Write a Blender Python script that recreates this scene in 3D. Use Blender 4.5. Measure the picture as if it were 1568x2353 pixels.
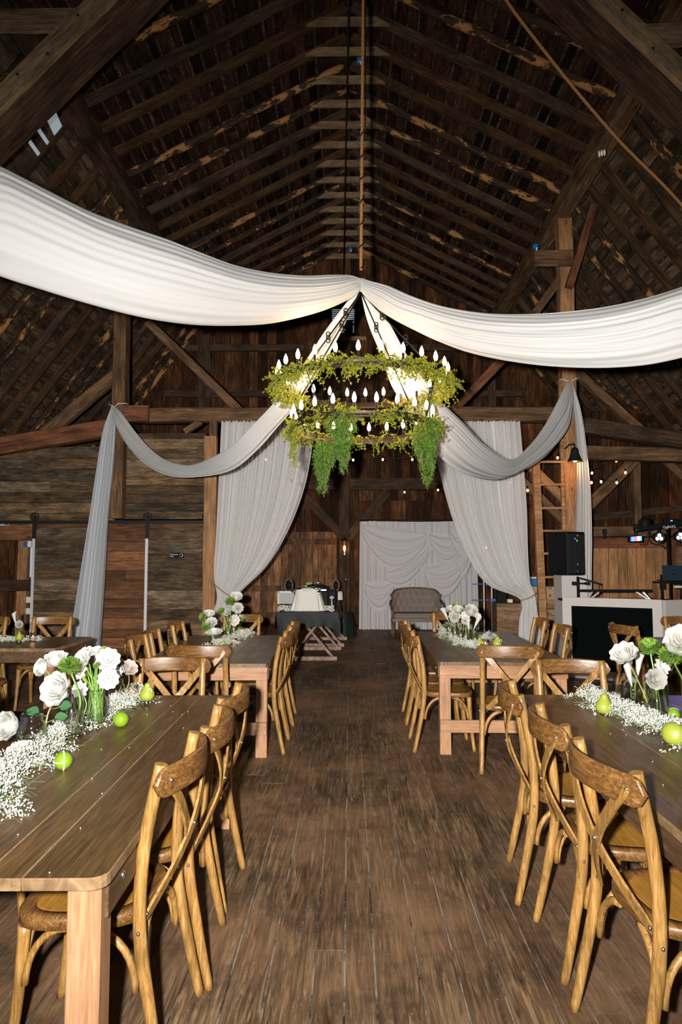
import bpy, math, random
from mathutils import Vector, Matrix, Euler, noise as mnoise
R = random.Random(7)
PI = math.pi
SC = bpy.context.scene
COL = SC.collection
for o in list(bpy.data.objects): bpy.data.objects.remove(o)

# ------------------------------------------------------------------ camera, world, flash, exposure
F = 1568.0
cam_d = bpy.data.cameras.new('camera'); cam = bpy.data.objects.new('camera', cam_d); COL.objects.link(cam)
cam_d.sensor_fit = 'VERTICAL'; cam_d.sensor_height = 36; cam_d.sensor_width = 24; cam_d.lens = 36*F/2353
cam_d.clip_start = .05; cam_d.clip_end = 100
cam.location = (0, 0, 1.6); cam.rotation_euler = (math.radians(90+3.96), 0, math.radians(.69))
SC.camera = cam
w = bpy.data.worlds.new('world'); SC.world = w; w.use_nodes = True
w.node_tree.nodes['Background'].inputs[0].default_value = (.55, .6, .75, 1)
w.node_tree.nodes['Background'].inputs[1].default_value = .007
fl = bpy.data.lights.new('camera_flash', 'SPOT'); flo = bpy.data.objects.new('camera_flash', fl); COL.objects.link(flo)
fl.energy = 440; fl.spot_size = math.radians(110); fl.spot_blend = 1.0; fl.shadow_soft_size = .035; fl.color = (1, .96, .91)
fl.use_nodes = True; _n = fl.node_tree.nodes; _f = _n.new('ShaderNodeLightFalloff'); _f.inputs['Strength'].default_value = 1.0
fl.node_tree.links.new(_f.outputs['Linear'], _n['Emission'].inputs['Strength'])
flo.location = (-.17, -.05, 1.66)
flo.rotation_euler = (Vector((.0, 11, 1.0))-Vector(flo.location)).to_track_quat('-Z', 'Y').to_euler()
SC.view_settings.view_transform = 'Standard'; SC.view_settings.look = 'None'
SC.view_settings.gamma = 1; SC.view_settings.use_curve_mapping = False
SC.view_settings.exposure = 0.0

CR = cam.rotation_euler.to_matrix(); CL = Vector(cam.location)
def ray(px, py): return CR @ Vector(((px-784)/F, (1176.5-py)/F, -1))
def P(px, py, Y):
    d = ray(px, py); return CL + d*((Y-CL.y)/d.y)
def PZ(px, py, z=.762):
    d = ray(px, py); return CL + d*((z-CL.z)/d.z)

# ------------------------------------------------------------------ helpers
def tag(o, label=None, cat=None, group=None, kind=None):
    if label: o['label'] = label
    if cat: o['category'] = cat
    if group: o['group'] = group
    if kind: o['kind'] = kind
    return o
def thing(name, loc, label, cat, group=None, rz=0, kind=None):
    o = bpy.data.objects.new(name, None); COL.objects.link(o); o.empty_display_size = .1
    o.location = loc; o.rotation_euler = (0, 0, rz)
    return tag(o, label, cat, group, kind)
KIDS = {}
def copy_tree(o, parent=None):
    c = o.copy(); COL.objects.link(c)
    if parent: c.parent = parent
    for ch in KIDS.get(o.name, []):
        copy_tree(ch, c)
    return c
class MB:
    def __init__(s, org=(0,0,0)):
        s.v = []; s.f = []; s.sm = []; s.mi = []; s.o = Vector(org); s.cm = 0
    def add(s, vs, fs, smooth=False):
        b = len(s.v); s.v += [Vector(v)-s.o for v in vs]; s.f += [tuple(b+i for i in f) for f in fs]
        s.sm += [smooth]*len(fs); s.mi += [s.cm]*len(fs); return s
    def box(s, c, d, rot=None, bev=0):
        c = Vector(c); hx, hy, hz = d[0]/2, d[1]/2, d[2]/2
        M = rot if isinstance(rot, Matrix) else (Euler(rot).to_matrix() if rot else Matrix.Identity(3))
        if bev <= 0:
            vs = [c+M@Vector((x*hx, y*hy, z*hz)) for x in (-1,1) for y in (-1,1) for z in (-1,1)]
            return s.add(vs, [(0,1,3,2),(4,6,7,5),(0,4,5,1),(2,3,7,6),(0,2,6,4),(1,5,7,3)])
        # chamfered box: three rings of corner-cut outline
        b = min(bev, hx*.9, hy*.9, hz*.9)
        def ring(ix, iy, z):
            return [(ix, -iy+b, z), (ix, iy-b, z), (ix-b, iy, z), (-ix+b, iy, z), (-ix, iy-b, z), (-ix, -iy+b, z), (-ix+b, -iy, z), (ix-b, -iy, z)]
        vs = ring(hx-b*.6, hy-b*.6, -hz)+ring(hx, hy, -hz+b)+ring(hx, hy, hz-b)+ring(hx-b*.6, hy-b*.6, hz)
        fs = [tuple(reversed(range(8))), tuple(range(24, 32))]
        for k in range(3):
            for i in range(8):
                j = (i+1) % 8; fs.append((k*8+i, k*8+j, k*8+8+j, k*8+8+i))
        return s.add([c+M@Vector(v) for v in vs], fs)
    def beam(s, p0, p1, w, h, up=(0,0,1), bev=0):
        p0, p1 = Vector(p0), Vector(p1); d = p1-p0; L = d.length; d.normalize()
        u = Vector(up); x = d.cross(u)
        if x.length < 1e-4: x = d.cross(Vector((0,1,0)))
        x.normalize(); z = x.cross(d)
        M = Matrix((d, x, z)).transposed()
        return s.box((p0+p1)/2, (L, w, h), M, bev)
    def tube(s, pts, rad, seg=8, cap=True, flat=1.0, closed=False, upv=None):
        pts = [Vector(p) for p in pts]; n = len(pts)
        if not hasattr(rad, '__len__'): rad = [rad]*n
        vs = []; fs = []; prev = None
        for i, p in enumerate(pts):
            if closed: t = pts[(i+1) % n]-pts[i-1]
            else: t = pts[min(i+1, n-1)]-pts[max(i-1, 0)]
            t.normalize()
            if prev is None:
                a = Vector(upv) if upv else (Vector((0,0,1)) if abs(t.z) < .9 else Vector((1,0,0)))
                u = t.cross(a).normalized()
            else:
                u = prev-t*prev.dot(t)
                u = u.normalized() if u.length > 1e-6 else prev
            prev = u; v = t.cross(u)
            for k in range(seg):
                an = 2*PI*k/seg
                vs.append(p+u*math.cos(an)*rad[i]+v*math.sin(an)*rad[i]*flat)
        m = n if closed else n-1
        for i in range(m):
            for k in range(seg):
                a = i*seg+k; b = i*seg+(k+1) % seg; c = ((i+1) % n)*seg+(k+1) % seg; d = ((i+1) % n)*seg+k
                fs.append((a, b, c, d))
        s.add(vs, fs, True)
        if cap and not closed:
            b = len(s.v)-len(vs)
            s.f += [tuple(b+k for k in reversed(range(seg))), tuple(b+(n-1)*seg+k for k in range(seg))]
            s.sm += [False, False]; s.mi += [s.cm]*2
        return s
    def lathe(s, prof, seg=24, c=(0,0,0), M=None, smooth=True, cap=False):
        c = Vector(c); M = M or Matrix.Identity(3); vs = []; fs = []
        for (r, z) in prof:
            for k in range(seg):
                a = 2*PI*k/seg; vs.append(c+M@Vector((r*math.cos(a), r*math.sin(a), z)))
        n = len(prof)
        for i in range(n-1):
            for k in range(seg):
                fs.append((i*seg+k, i*seg+(k+1) % seg, (i+1)*seg+(k+1) % seg, (i+1)*seg+k))
        if cap: fs += [tuple(reversed(range(seg))), tuple(range((n-1)*seg, n*seg))]
        return s.add(vs, fs, smooth)
    def ball(s, c, r, seg=8, rings=6, sc=(1,1,1), M=None):
        M = M or Matrix.Identity(3); c = Vector(c)
        prof = [(max(math.sin(PI*i/rings), .001)*r, -math.cos(PI*i/rings)*r) for i in range(rings+1)]
        vs = []; fs = []
        for (q, z) in prof:
            for k in range(seg):
                a = 2*PI*k/seg; vs.append(c+M@Vector((q*math.cos(a)*sc[0], q*math.sin(a)*sc[1], z*sc[2])))
        for i in range(rings):
            for k in range(seg):
                fs.append((i*seg+k, i*seg+(k+1) % seg, (i+1)*seg+(k+1) % seg, (i+1)*seg+k))
        return s.add(vs, fs, True)
    def grid(s, fn, nu, nv, smooth=True):
        vs = [fn(i/(nu-1), j/(nv-1)) for i in range(nu) for j in range(nv)]
        fs = [(i*nv+j, (i+1)*nv+j, (i+1)*nv+j+1, i*nv+j+1) for i in range(nu-1) for j in range(nv-1)]
        return s.add(vs, fs, smooth)
    def build(s, name, mat, parent=None, loc=None, rot=None):
        me = bpy.data.meshes.new(name); me.from_pydata([tuple(v) for v in s.v], [], s.f)
        for m in (mat if isinstance(mat, (list, tuple)) else [mat]): me.materials.append(m)
        me.polygons.foreach_set('use_smooth', s.sm); me.polygons.foreach_set('material_index', s.mi); me.update()
        o = bpy.data.objects.new(name, me); COL.objects.link(o)
        if loc is not None: o.location = loc
        elif s.o.length > 0: o.location = s.o
        if rot is not None: o.rotation_euler = rot
        if parent:
            if parent.type == 'EMPTY' and s.o.length > 0: o.location = (0,0,0)
            o.parent = parent; KIDS.setdefault(parent.name, []).append(o)
        return o

# ------------------------------------------------------------------ materials
class NT:
    def __init__(s, name):
        s.m = bpy.data.materials.new(name); s.m.use_nodes = True; s.t = s.m.node_tree; s.n = s.t.nodes; s.l = s.t.links
        s.b = s.n['Principled BSDF']
    def node(s, t, **kw):
        n = s.n.new(t)
        for k, v in kw.items():
            if k.startswith('i_'):
                key = k[2:]; key = int(key) if key.isdigit() else key.replace('_', ' ')
                n.inputs[key].default_value = v
            else: setattr(n, k, v)
        return n
    def link(s, a, b): s.l.new(a, b)
    def math(s, op, a, b=None, clamp=False):
        n = s.node('ShaderNodeMath', operation=op); n.use_clamp = clamp
        for i, x in enumerate((a, b)):
            if x is None: continue
            if hasattr(x, 'node'): s.link(x, n.inputs[i])
            else: n.inputs[i].default_value = x
        return n.outputs[0]
    def ramp(s, fac, stops):
        n = s.node('ShaderNodeValToRGB'); e = n.color_ramp.elements
        while len(e) < len(stops): e.new(.5)
        for i, (p, c) in enumerate(stops): e[i].position = p; e[i].color = (*c, 1)
        s.link(fac, n.inputs[0]); return n.outputs[0]
    def mix(s, fac, a, b, mode='MIX'):
        n = s.node('ShaderNodeMix', data_type='RGBA', blend_type=mode)
        for i, x in ((0, fac), (6, a), (7, b)):
            if hasattr(x, 'node'): s.link(x, n.inputs[i])
            else: n.inputs[i].default_value = x if i == 0 else (*x, 1)
        return n.outputs[2]
def flat(name, c, rough=.6, metal=0, spec=.5, bump=0, bs=60, em=0, sheen=0):
    t = NT(name); t.b.inputs['Base Color'].default_value = (*c, 1); t.b.inputs['Roughness'].default_value = rough
    t.b.inputs['Metallic'].default_value = metal; t.b.inputs['Specular IOR Level'].default_value = spec
    if em: t.b.inputs['Emission Color'].default_value = (*c, 1); t.b.inputs['Emission Strength'].default_value = em
    if bump:
        no = t.node('ShaderNodeTexNoise', i_Scale=bs, i_Detail=4.0); bp = t.node('ShaderNodeBump', i_Strength=bump, i_Distance=.01)
        tc = t.node('ShaderNodeTexCoord'); t.link(tc.outputs['Object'], no.inputs['Vector'])
        t.link(no.outputs[0], bp.inputs['Height']); t.link(bp.outputs[0], t.b.inputs['Normal'])
    return t.m
def wood(name, cols, grain='x', sc=1.0, rough=.6, bump=.25, var=.35, spec=.18, stain=.35, hue=None, knots=0, peel=None, sheen_mask=False, streak=14):
    """grained wood: cols dark -> light; grain runs along the given object axis; every loose board gets a tone of its own"""
    t = NT(name); tc = t.node('ShaderNodeTexCoord'); geo = t.node('ShaderNodeNewGeometry')
    rnd = geo.outputs['Random Per Island']
    oi = t.node('ShaderNodeObjectInfo')
    off = t.node('ShaderNodeCombineXYZ'); q = t.math('MULTIPLY', t.math('ADD', rnd, oi.outputs['Random']), 37.0)
    for i in range(3): t.link(q, off.inputs[i])
    va = t.node('ShaderNodeVectorMath', operation='ADD'); t.link(tc.outputs['Object'], va.inputs[0]); t.link(off.outputs[0], va.inputs[1])
    s1 = {'x': (1, streak, streak), 'y': (streak, 1, streak), 'z': (streak, streak, 1), 'n': (5, 5, 5)}[grain]
    mp = t.node('ShaderNodeMapping'); mp.inputs['Scale'].default_value = tuple(k*sc*2 for k in s1); t.link(va.outputs[0], mp.inputs[0])
    n1 = t.node('ShaderNodeTexNoise', i_Scale=1.6, i_Detail=7.0, i_Roughness=.65, i_Distortion=1.1); t.link(mp.outputs[0], n1.inputs['Vector'])
    mp2 = t.node('ShaderNodeMapping'); mp2.inputs['Scale'].default_value = tuple((1+ (k-1)*.15)*sc*1.6 for k in s1); t.link(va.outputs[0], mp2.inputs[0])
    n2 = t.node('ShaderNodeTexNoise', i_Scale=1.5, i_Detail=4.0, i_Roughness=.6); t.link(mp2.outputs[0], n2.inputs['Vector'])
    n = len(cols); stops = [(.3+.42*i/(n-1), c) for i, c in enumerate(cols)]
    c = t.ramp(n1.outputs[0], stops)
    dk = t.ramp(n2.outputs[0], [(.36, (1-stain,)*3), (.62, (1.0+stain*.3,)*3)])
    c = t.mix(1.0, c, dk, 'MULTIPLY')
    if hue:
        c = t.mix(t.math('MULTIPLY', t.math('FRACT', t.math('MULTIPLY', rnd, 7.31)), .85), c, hue, 'MULTIPLY')
    if var:
        tv = t.math('ADD', t.math('MULTIPLY', rnd, 2*var), 1-var)
        cb = t.node('ShaderNodeCombineColor')
        for i in range(3): t.link(tv, cb.inputs[i])
        c = t.mix(1.0, c, cb.outputs[0], 'MULTIPLY')
    if knots:
        vo = t.node('ShaderNodeTexVoronoi', i_Scale=knots); t.link(mp2.outputs[0], vo.inputs['Vector'])
        kf = t.ramp(vo.outputs['Distance'], [(.03, (0,0,0)), (.10, (1,1,1))]); c = t.mix(kf, (cols[0][0]*.35, cols[0][1]*.35, cols[0][2]*.35), c)
    if peel:
        np_ = t.node('ShaderNodeTexNoise', i_Scale=3.2, i_Detail=5.0, i_Roughness=.7); mp3 = t.node('ShaderNodeMapping')
        mp3.inputs['Scale'].default_value = {'x': (.8, 1.8, 1.8), 'y': (1.8, .8, 1.8), 'z': (1.8, 1.8, .8)}[grain]
        t.link(va.outputs[0], mp3.inputs[0]); t.link(mp3.outputs[0], np_.inputs['Vector'])
        pf = t.ramp(np_.outputs[0], [(.53, (0,0,0)), (.56, (1,1,1))]); c = t.mix(pf, c, t.mix(n1.outputs[0], tuple(k*.6 for k in peel), peel))
    t.link(c, t.b.inputs['Base Color']); t.b.inputs['Specular IOR Level'].default_value = spec
    rr = t.ramp(n2.outputs[0], [(.3, (rough*.8,)*3), (.7, (min(1, rough*1.2),)*3)]); t.link(rr, t.b.inputs['Roughness'])
    bp = t.node('ShaderNodeBump', i_Strength=bump, i_Distance=.006); t.link(n1.outputs[0], bp.inputs['Height']); t.link(bp.outputs[0], t.b.inputs['Normal'])
    return t.m
def cloth(name, c, alpha=1.0, trans=.3, pattern=0, rough=.8):
    t = NT(name); out = t.n['Material Output']
    d = t.node('ShaderNodeBsdfDiffuse'); d.inputs[0].default_value = (*c, 1); tr = t.node('ShaderNodeBsdfTranslucent'); tr.inputs[0].default_value = (*c, 1)
    m = t.node('ShaderNodeMixShader'); m.inputs[0].default_value = trans; t.link(d.outputs[0], m.inputs[1]); t.link(tr.outputs[0], m.inputs[2])
    res = m.outputs[0]
    if alpha < 1:
        tp = t.node('ShaderNodeBsdfTransparent'); m2 = t.node('ShaderNodeMixShader')
        lw = t.node('ShaderNodeLayerWeight', i_Blend=.45)   # sheer fabric turns denser edge-on
        fac = t.math('ADD', t.math('MULTIPLY', lw.outputs['Facing'], (1-alpha)*1.5), alpha, True)
        t.link(fac, m2.inputs[0]); t.link(tp.outputs[0], m2.inputs[1]); t.link(res, m2.inputs[2]); res = m2.outputs[0]
    t.link(res, out.inputs[0]); return t.m
def glassm(name, tint=(1,1,1), blend=.32, rough=.07):
    t = NT(name); out = t.n['Material Output']
    tp = t.node('ShaderNodeBsdfTransparent'); tp.inputs[0].default_value = (*tint, 1)
    g = t.node('ShaderNodeBsdfGlossy'); g.inputs['Roughness'].default_value = rough
    lw = t.node('ShaderNodeLayerWeight', i_Blend=blend); m = t.node('ShaderNodeMixShader')
    t.link(t.math('ADD', t.math('MULTIPLY', lw.outputs['Facing'], .85), .05, True), m.inputs[0]); t.link(tp.outputs[0], m.inputs[1]); t.link(g.outputs[0], m.inputs[2])
    t.link(m.outputs[0], out.inputs[0]); return t.m
def leafm(name, a, b, trans=.35):
    t = NT(name); out = t.n['Material Output']; geo = t.node('ShaderNodeNewGeometry')
    c = t.mix(geo.outputs['Random Per Island'], a, b)
    d = t.node('ShaderNodeBsdfDiffuse'); tr = t.node('ShaderNodeBsdfTranslucent'); t.link(c, d.inputs[0]); t.link(c, tr.inputs[0])
    m = t.node('ShaderNodeMixShader'); m.inputs[0].default_value = trans; t.link(d.outputs[0], m.inputs[1]); t.link(tr.outputs[0], m.inputs[2])
    t.link(m.outputs[0], out.inputs[0]); return t.m
def floor_mat():
    t = NT('worn_floor_boards'); tc = t.node('ShaderNodeTexCoord'); geo = t.node('ShaderNodeNewGeometry'); rnd = geo.outputs['Random Per Island']
    q = t.math('MULTIPLY', rnd, 53.0); off = t.node('ShaderNodeCombineXYZ')
    for i in range(3): t.link(q, off.inputs[i])
    va = t.node('ShaderNodeVectorMath', operation='ADD'); t.link(tc.outputs['Object'], va.inputs[0]); t.link(off.outputs[0], va.inputs[1])
    def noise(v, sc, s, det=6.0, ro=.6, dist=0.0):
        mp = t.node('ShaderNodeMapping'); mp.inputs['Scale'].default_value = sc; t.link(v, mp.inputs[0])
        n = t.node('ShaderNodeTexNoise', i_Scale=s, i_Detail=det, i_Roughness=ro, i_Distortion=dist); t.link(mp.outputs[0], n.inputs['Vector']); return n.outputs[0]
    g1 = noise(va.outputs[0], (30, 1.9, 30), 1.5, 8, .72, 1.3)
    g2 = noise(va.outputs[0], (9, 1.2, 9), 1.0, 5, .6, 1.0)
    w_ = noise(tc.outputs['Object'], (1, .8, 1), 1.1, 5, .6)
    sp = noise(tc.outputs['Object'], (1, 1, 1), 60, 2, .5)
    c = t.ramp(g1, [(.34, (.022, .013, .007)), (.5, (.095, .060, .033)), (.68, (.28, .185, .108))])
    c = t.mix(1.0, c, t.ramp(g2, [(.35, (.62, .58, .55)), (.65, (1.12, 1.1, 1.05))]), 'MULTIPLY')
    tv = t.math('ADD', t.math('MULTIPLY', rnd, .5), .75); cb = t.node('ShaderNodeCombineColor')
    for i in range(3): t.link(tv, cb.inputs[i])
    c = t.mix(1.0, c, cb.outputs[0], 'MULTIPLY')
    c = t.mix(t.ramp(w_, [(.42, (0,0,0)), (.62, (.6,)*3)]), c, (.26, .145, .078))
    c = t.mix(t.ramp(noise(tc.outputs['Object'], (1, 1, 1), 3.0, 6, .7), [(.50, (0,0,0)), (.68, (.65,)*3)]), c, (.030, .020, .014))
    c = t.mix(t.ramp(sp, [(.71, (0,0,0)), (.76, (.5,)*3)]), c, (.42, .36, .28))
    t.link(c, t.b.inputs['Base Color']); t.b.inputs['Specular IOR Level'].default_value = .25
    t.link(t.ramp(g2, [(.3, (.5,)*3), (.7, (.75,)*3)]), t.b.inputs['Roughness'])
    bp = t.node('ShaderNodeBump', i_Strength=.5, i_Distance=.006); t.link(g1, bp.inputs['Height']); t.link(bp.outputs[0], t.b.inputs['Normal'])
    return t.m
M = {}
M['floor'] = floor_mat()
def gap_mat():
    t = NT('floor_gap_dust'); tc = t.node('ShaderNodeTexCoord'); n = t.node('ShaderNodeTexNoise', i_Scale=1.7, i_Detail=7.0, i_Roughness=.75); t.link(tc.outputs['Object'], n.inputs['Vector'])
    t.link(t.ramp(n.outputs[0], [(.42, (.008, .007, .005)), (.55, (.22, .18, .135))]), t.b.inputs['Base Color']); t.b.inputs['Roughness'].default_value = .95; return t.m
M['gap'] = gap_mat()
M['chair'] = wood('oak_chair', [(.17, .080, .018), (.33, .175, .048), (.50, .30, .11)], 'z', 2.2, .36, .2, .0, .5, .35)
M['chair_dark'] = wood('oak_chair_rail', [(.06, .028, .008), (.17, .078, .022), (.36, .18, .058)], 'x', 2.0, .36, .18, .0, .55, .25)
M['seat_ply'] = wood('chair_seat_plywood', [(.28, .125, .017), (.38, .18, .03), (.46, .235, .05)], 'x', 1.6, .33, .05, .0, .5, .2)
M['rivet'] = flat('rivet_metal', (.75, .74, .7), .3, 1)
M['table'] = wood('walnut_stained_tabletop', [(.055, .027, .008), (.11, .058, .018), (.19, .11, .04)], 'y', 1.3, .38, .22, .15, .6, .22, streak=14)
M['tableline'] = flat('raw_wood_joint', (.26, .165, .095), .6)
M['tableedge'] = wood('worn_table_edge', [(.13, .075, .035), (.26, .16, .08), (.38, .25, .14)], 'n', 1.2, .5, .1, .1, .4)
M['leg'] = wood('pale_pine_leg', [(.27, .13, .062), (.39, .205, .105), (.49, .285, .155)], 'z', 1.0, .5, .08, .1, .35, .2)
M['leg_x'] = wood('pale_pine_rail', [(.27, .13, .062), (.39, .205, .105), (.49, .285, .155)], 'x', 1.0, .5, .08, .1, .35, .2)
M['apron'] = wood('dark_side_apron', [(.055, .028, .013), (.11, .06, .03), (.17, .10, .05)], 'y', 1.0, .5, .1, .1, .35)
M['timber'] = wood('old_barn_timber', [(.045, .022, .009), (.115, .062, .030), (.22, .13, .07)], 'x', .8, .8, .5, .15, .2, .5, knots=1.6)
M['timber_dark'] = wood('dark_barn_timber', [(.018, .011, .006), (.05, .029, .017), (.11, .065, .038)], 'x', .8, .85, .5, .15, .15, .5)
M['timber_red'] = wood('reddish_barn_timber', [(.06, .022, .01), (.15, .055, .025), (.25, .11, .05)], 'x', .8, .8, .5, .15, .2, .5)
M['timber_new'] = wood('honey_coloured_timber', [(.15, .068, .025), (.29, .145, .06), (.44, .25, .12)], 'x', .8, .7, .35, .15, .3, .35, knots=1.4)
M['log'] = wood('peeling_log_rafter', [(.012, .008, .005), (.033, .020, .012), (.07, .042, .024)], 'x', 1.0, .9, .7, .35, .1, .4, peel=(.36, .17, .06))
M['rafter'] = wood('sawn_rafter', [(.020, .010, .0045), (.05, .026, .012), (.10, .056, .028)], 'x', .9, .85, .4, .4, .1, .4)
M['collar'] = wood('weathered_collar_tie', [(.09, .056, .032), (.18, .122, .07), (.29, .205, .125)], 'x', 1.4, .85, .4, .2, .1, .4)
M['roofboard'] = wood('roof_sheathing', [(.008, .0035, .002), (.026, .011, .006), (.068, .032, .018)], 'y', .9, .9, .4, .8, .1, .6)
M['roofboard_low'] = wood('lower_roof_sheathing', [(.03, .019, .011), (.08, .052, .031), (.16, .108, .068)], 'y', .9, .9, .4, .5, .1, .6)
M['shingle'] = wood('shingle_underside', [(.012, .009, .007), (.05, .036, .025), (.20, .15, .10)], 'n', 1.2, .95, .3, 0, .1, .6)
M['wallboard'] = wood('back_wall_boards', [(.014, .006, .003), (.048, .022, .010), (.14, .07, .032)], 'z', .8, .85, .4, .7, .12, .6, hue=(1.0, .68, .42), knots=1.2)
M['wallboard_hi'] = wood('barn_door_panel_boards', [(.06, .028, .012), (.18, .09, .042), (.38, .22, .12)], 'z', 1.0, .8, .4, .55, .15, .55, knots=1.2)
M['greyboard'] = wood('grey_reclaimed_boards', [(.035, .025, .015), (.105, .077, .05), (.23, .18, .125)], 'x', 1.3, .85, .7, .55, .15, .55, hue=(.95, .75, .52), knots=1.6)
M['redboard'] = wood('red_brown_boards', [(.06, .024, .011), (.14, .06, .027), (.26, .125, .06)], 'x', .9, .8, .4, .4, .2, .45, knots=1.3)
M['panelwood'] = wood('cedar_panel_boards', [(.17, .075, .028), (.30, .145, .058), (.42, .225, .105)], 'z', .8, .6, .3, .16, .3, .3, knots=1.1)
M['boxwood'] = wood('crate_boards', [(.07, .04, .02), (.18, .105, .055), (.33, .2, .11)], 'x', 1.0, .7, .4, .3, .2, .5, knots=1.4)
M['greyleg'] = wood('worn_trestle_boards', [(.13, .085, .06), (.26, .175, .13), (.38, .28, .22)], 'n', 1.0, .8, .4, .2, .2, .4)
M['drape'] = cloth('white_chiffon_drape', (.70, .69, .68), 1, .22)
M['sheer'] = cloth('sheer_white_voile', (.86, .845, .84), .46, .22)
M['tail'] = cloth('thin_chiffon_tail', (.66, .69, .72), .72, .25)
M['backdrop'] = cloth('backdrop_chiffon', (.60, .57, .57), .93, .2)
M['linen'] = cloth('cream_cloth', (.70, .68, .63), 1, .1)
M['blackcloth'] = flat('black_tablecloth', (.010, .013, .013), .6, spec=.25, bump=.3, bs=9)
M['iron'] = flat('black_iron', (.010, .010, .010), .55, 0, .2)
M['bronze'] = flat('dark_bronze_band', (.05, .032, .022), .45, .6)
M['black'] = flat('black_plastic', (.006, .006, .007), .6, spec=.12)
M['blackpanel'] = flat('black_booth_fabric', (.002, .003, .003), .9, spec=.03)
M['grille'] = flat('speaker_grille', (.02, .02, .022), .6, spec=.1)
M['white'] = flat('white_paint', (.62, .60, .58), .6)
M['boothwhite'] = flat('booth_scrim', (.46, .43, .41), .75, bump=.2, bs=20)
M['alu'] = flat('aluminium_edge', (.50, .51, .52), .5, .2)
M['steel'] = flat('polished_steel', (.75, .73, .7), .18, 1)
M['glass'] = glassm('clear_glass')
M['glass_fine'] = glassm('bulb_glass', (1, .93, .85), .2)
M['water'] = glassm('vase_water', (.90, .94, .88), .12)
M['petal'] = cloth('white_petal', (.76, .75, .71), 1, .34)
M['petal_blush'] = cloth('blush_petal', (.64, .55, .51), 1, .25)
M['mum'] = leafm('green_mum_petal', (.09, .22, .015), (.42, .60, .14), .3)
M['stem'] = flat('flower_stem', (.20, .36, .07), .5)
M['stem2'] = flat('woody_stem', (.30, .30, .12), .5)
M['rleaf'] = leafm('rose_leaf', (.05, .15, .06), (.09, .22, .09), .2)
M['bloomlet'] = cloth('tiny_white_bloom', (.82, .83, .78), 1, .2)
M['fine'] = flat('fine_green_stem', (.22, .27, .12), .7)
M['green'] = leafm('hanging_green_leaf', (.03, .10, .008), (.15, .27, .035), .3)
M['green_bulb_lit'] = leafm('bulb_lit_leaf', (.11, .14, .010), (.36, .36, .035), .35)  # leaf colour carries the yellow light of the bulbs
M['pear'] = flat('pear_skin', (.31, .36, .045), .35, bump=.08, bs=40)
M['lime'] = flat('lime_skin', (.20, .34, .015), .3, bump=.12, bs=90)
M['pearl'] = flat('pearl_bead', (.82, .8, .78), .18)
M['wax'] = cloth('candle_wax', (.80, .72, .64), 1, .5)
M['flame'] = flat('candle_flame', (1, .55, .18), .5, em=9)
M['bulb'] = flat('lit_candle_bulb', (1, .80, .52), .5, em=26)
M['bulb_s'] = flat('lit_string_bulb', (1, .5, .2), .5, em=5)
M['bulb_warm'] = flat('lit_lantern_bulb', (1, .5, .16), .5, em=14)
M['rope'] = flat('manila_rope', (.30, .135, .04), .85, bump=.8, bs=70)
M['blue'] = flat('blue_clamp', (.01, .10, .32), .4)
M['cableb'] = flat('black_cable', (.006, .006, .006), .5)
M['denim'] = flat('blue_denim', (.022, .055, .17), .85, bump=.5, bs=200)
M['sofa'] = flat('taupe_velvet', (.165, .13, .115), .75, bump=.1, bs=60)
M['sofawood'] = wood('settee_frame', [(.06, .03, .015), (.13, .07, .035), (.2, .12, .06)], 'n', 1, .45, .1, 0, .4)
M['cardboard'] = flat('cardboard', (.33, .21, .12), .8)
M['paint_grey'] = flat('grey_white_paint', (.36, .36, .34), .6)
M['laptop'] = flat('dark_blue_laptop_lid', (.01, .028, .045), .35, .3)
M['darktop'] = flat('laptop_logo', (.003, .004, .006), .2)
M['ledw'] = flat('white_led', (.8, .85, 1), .5, em=9)
M['daylight_glow'] = flat('daylit_gap', (.35, .42, .46), .5, em=.5)  # emission stands in for daylight
M['greencard'] = flat('green_card', (.16, .24, .02), .6)
for k, c in (('red', (1, .02, .03)), ('grn', (.02, .9, .25)), ('blu', (.08, .15, 1)), ('cyn', (.05, .5, .9)), ('mag', (.9, .1, .5)), ('wht', (.9, .95, 1))):
    M['led_'+k] = flat('led_'+k, c, .5, em=2.5)

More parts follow.
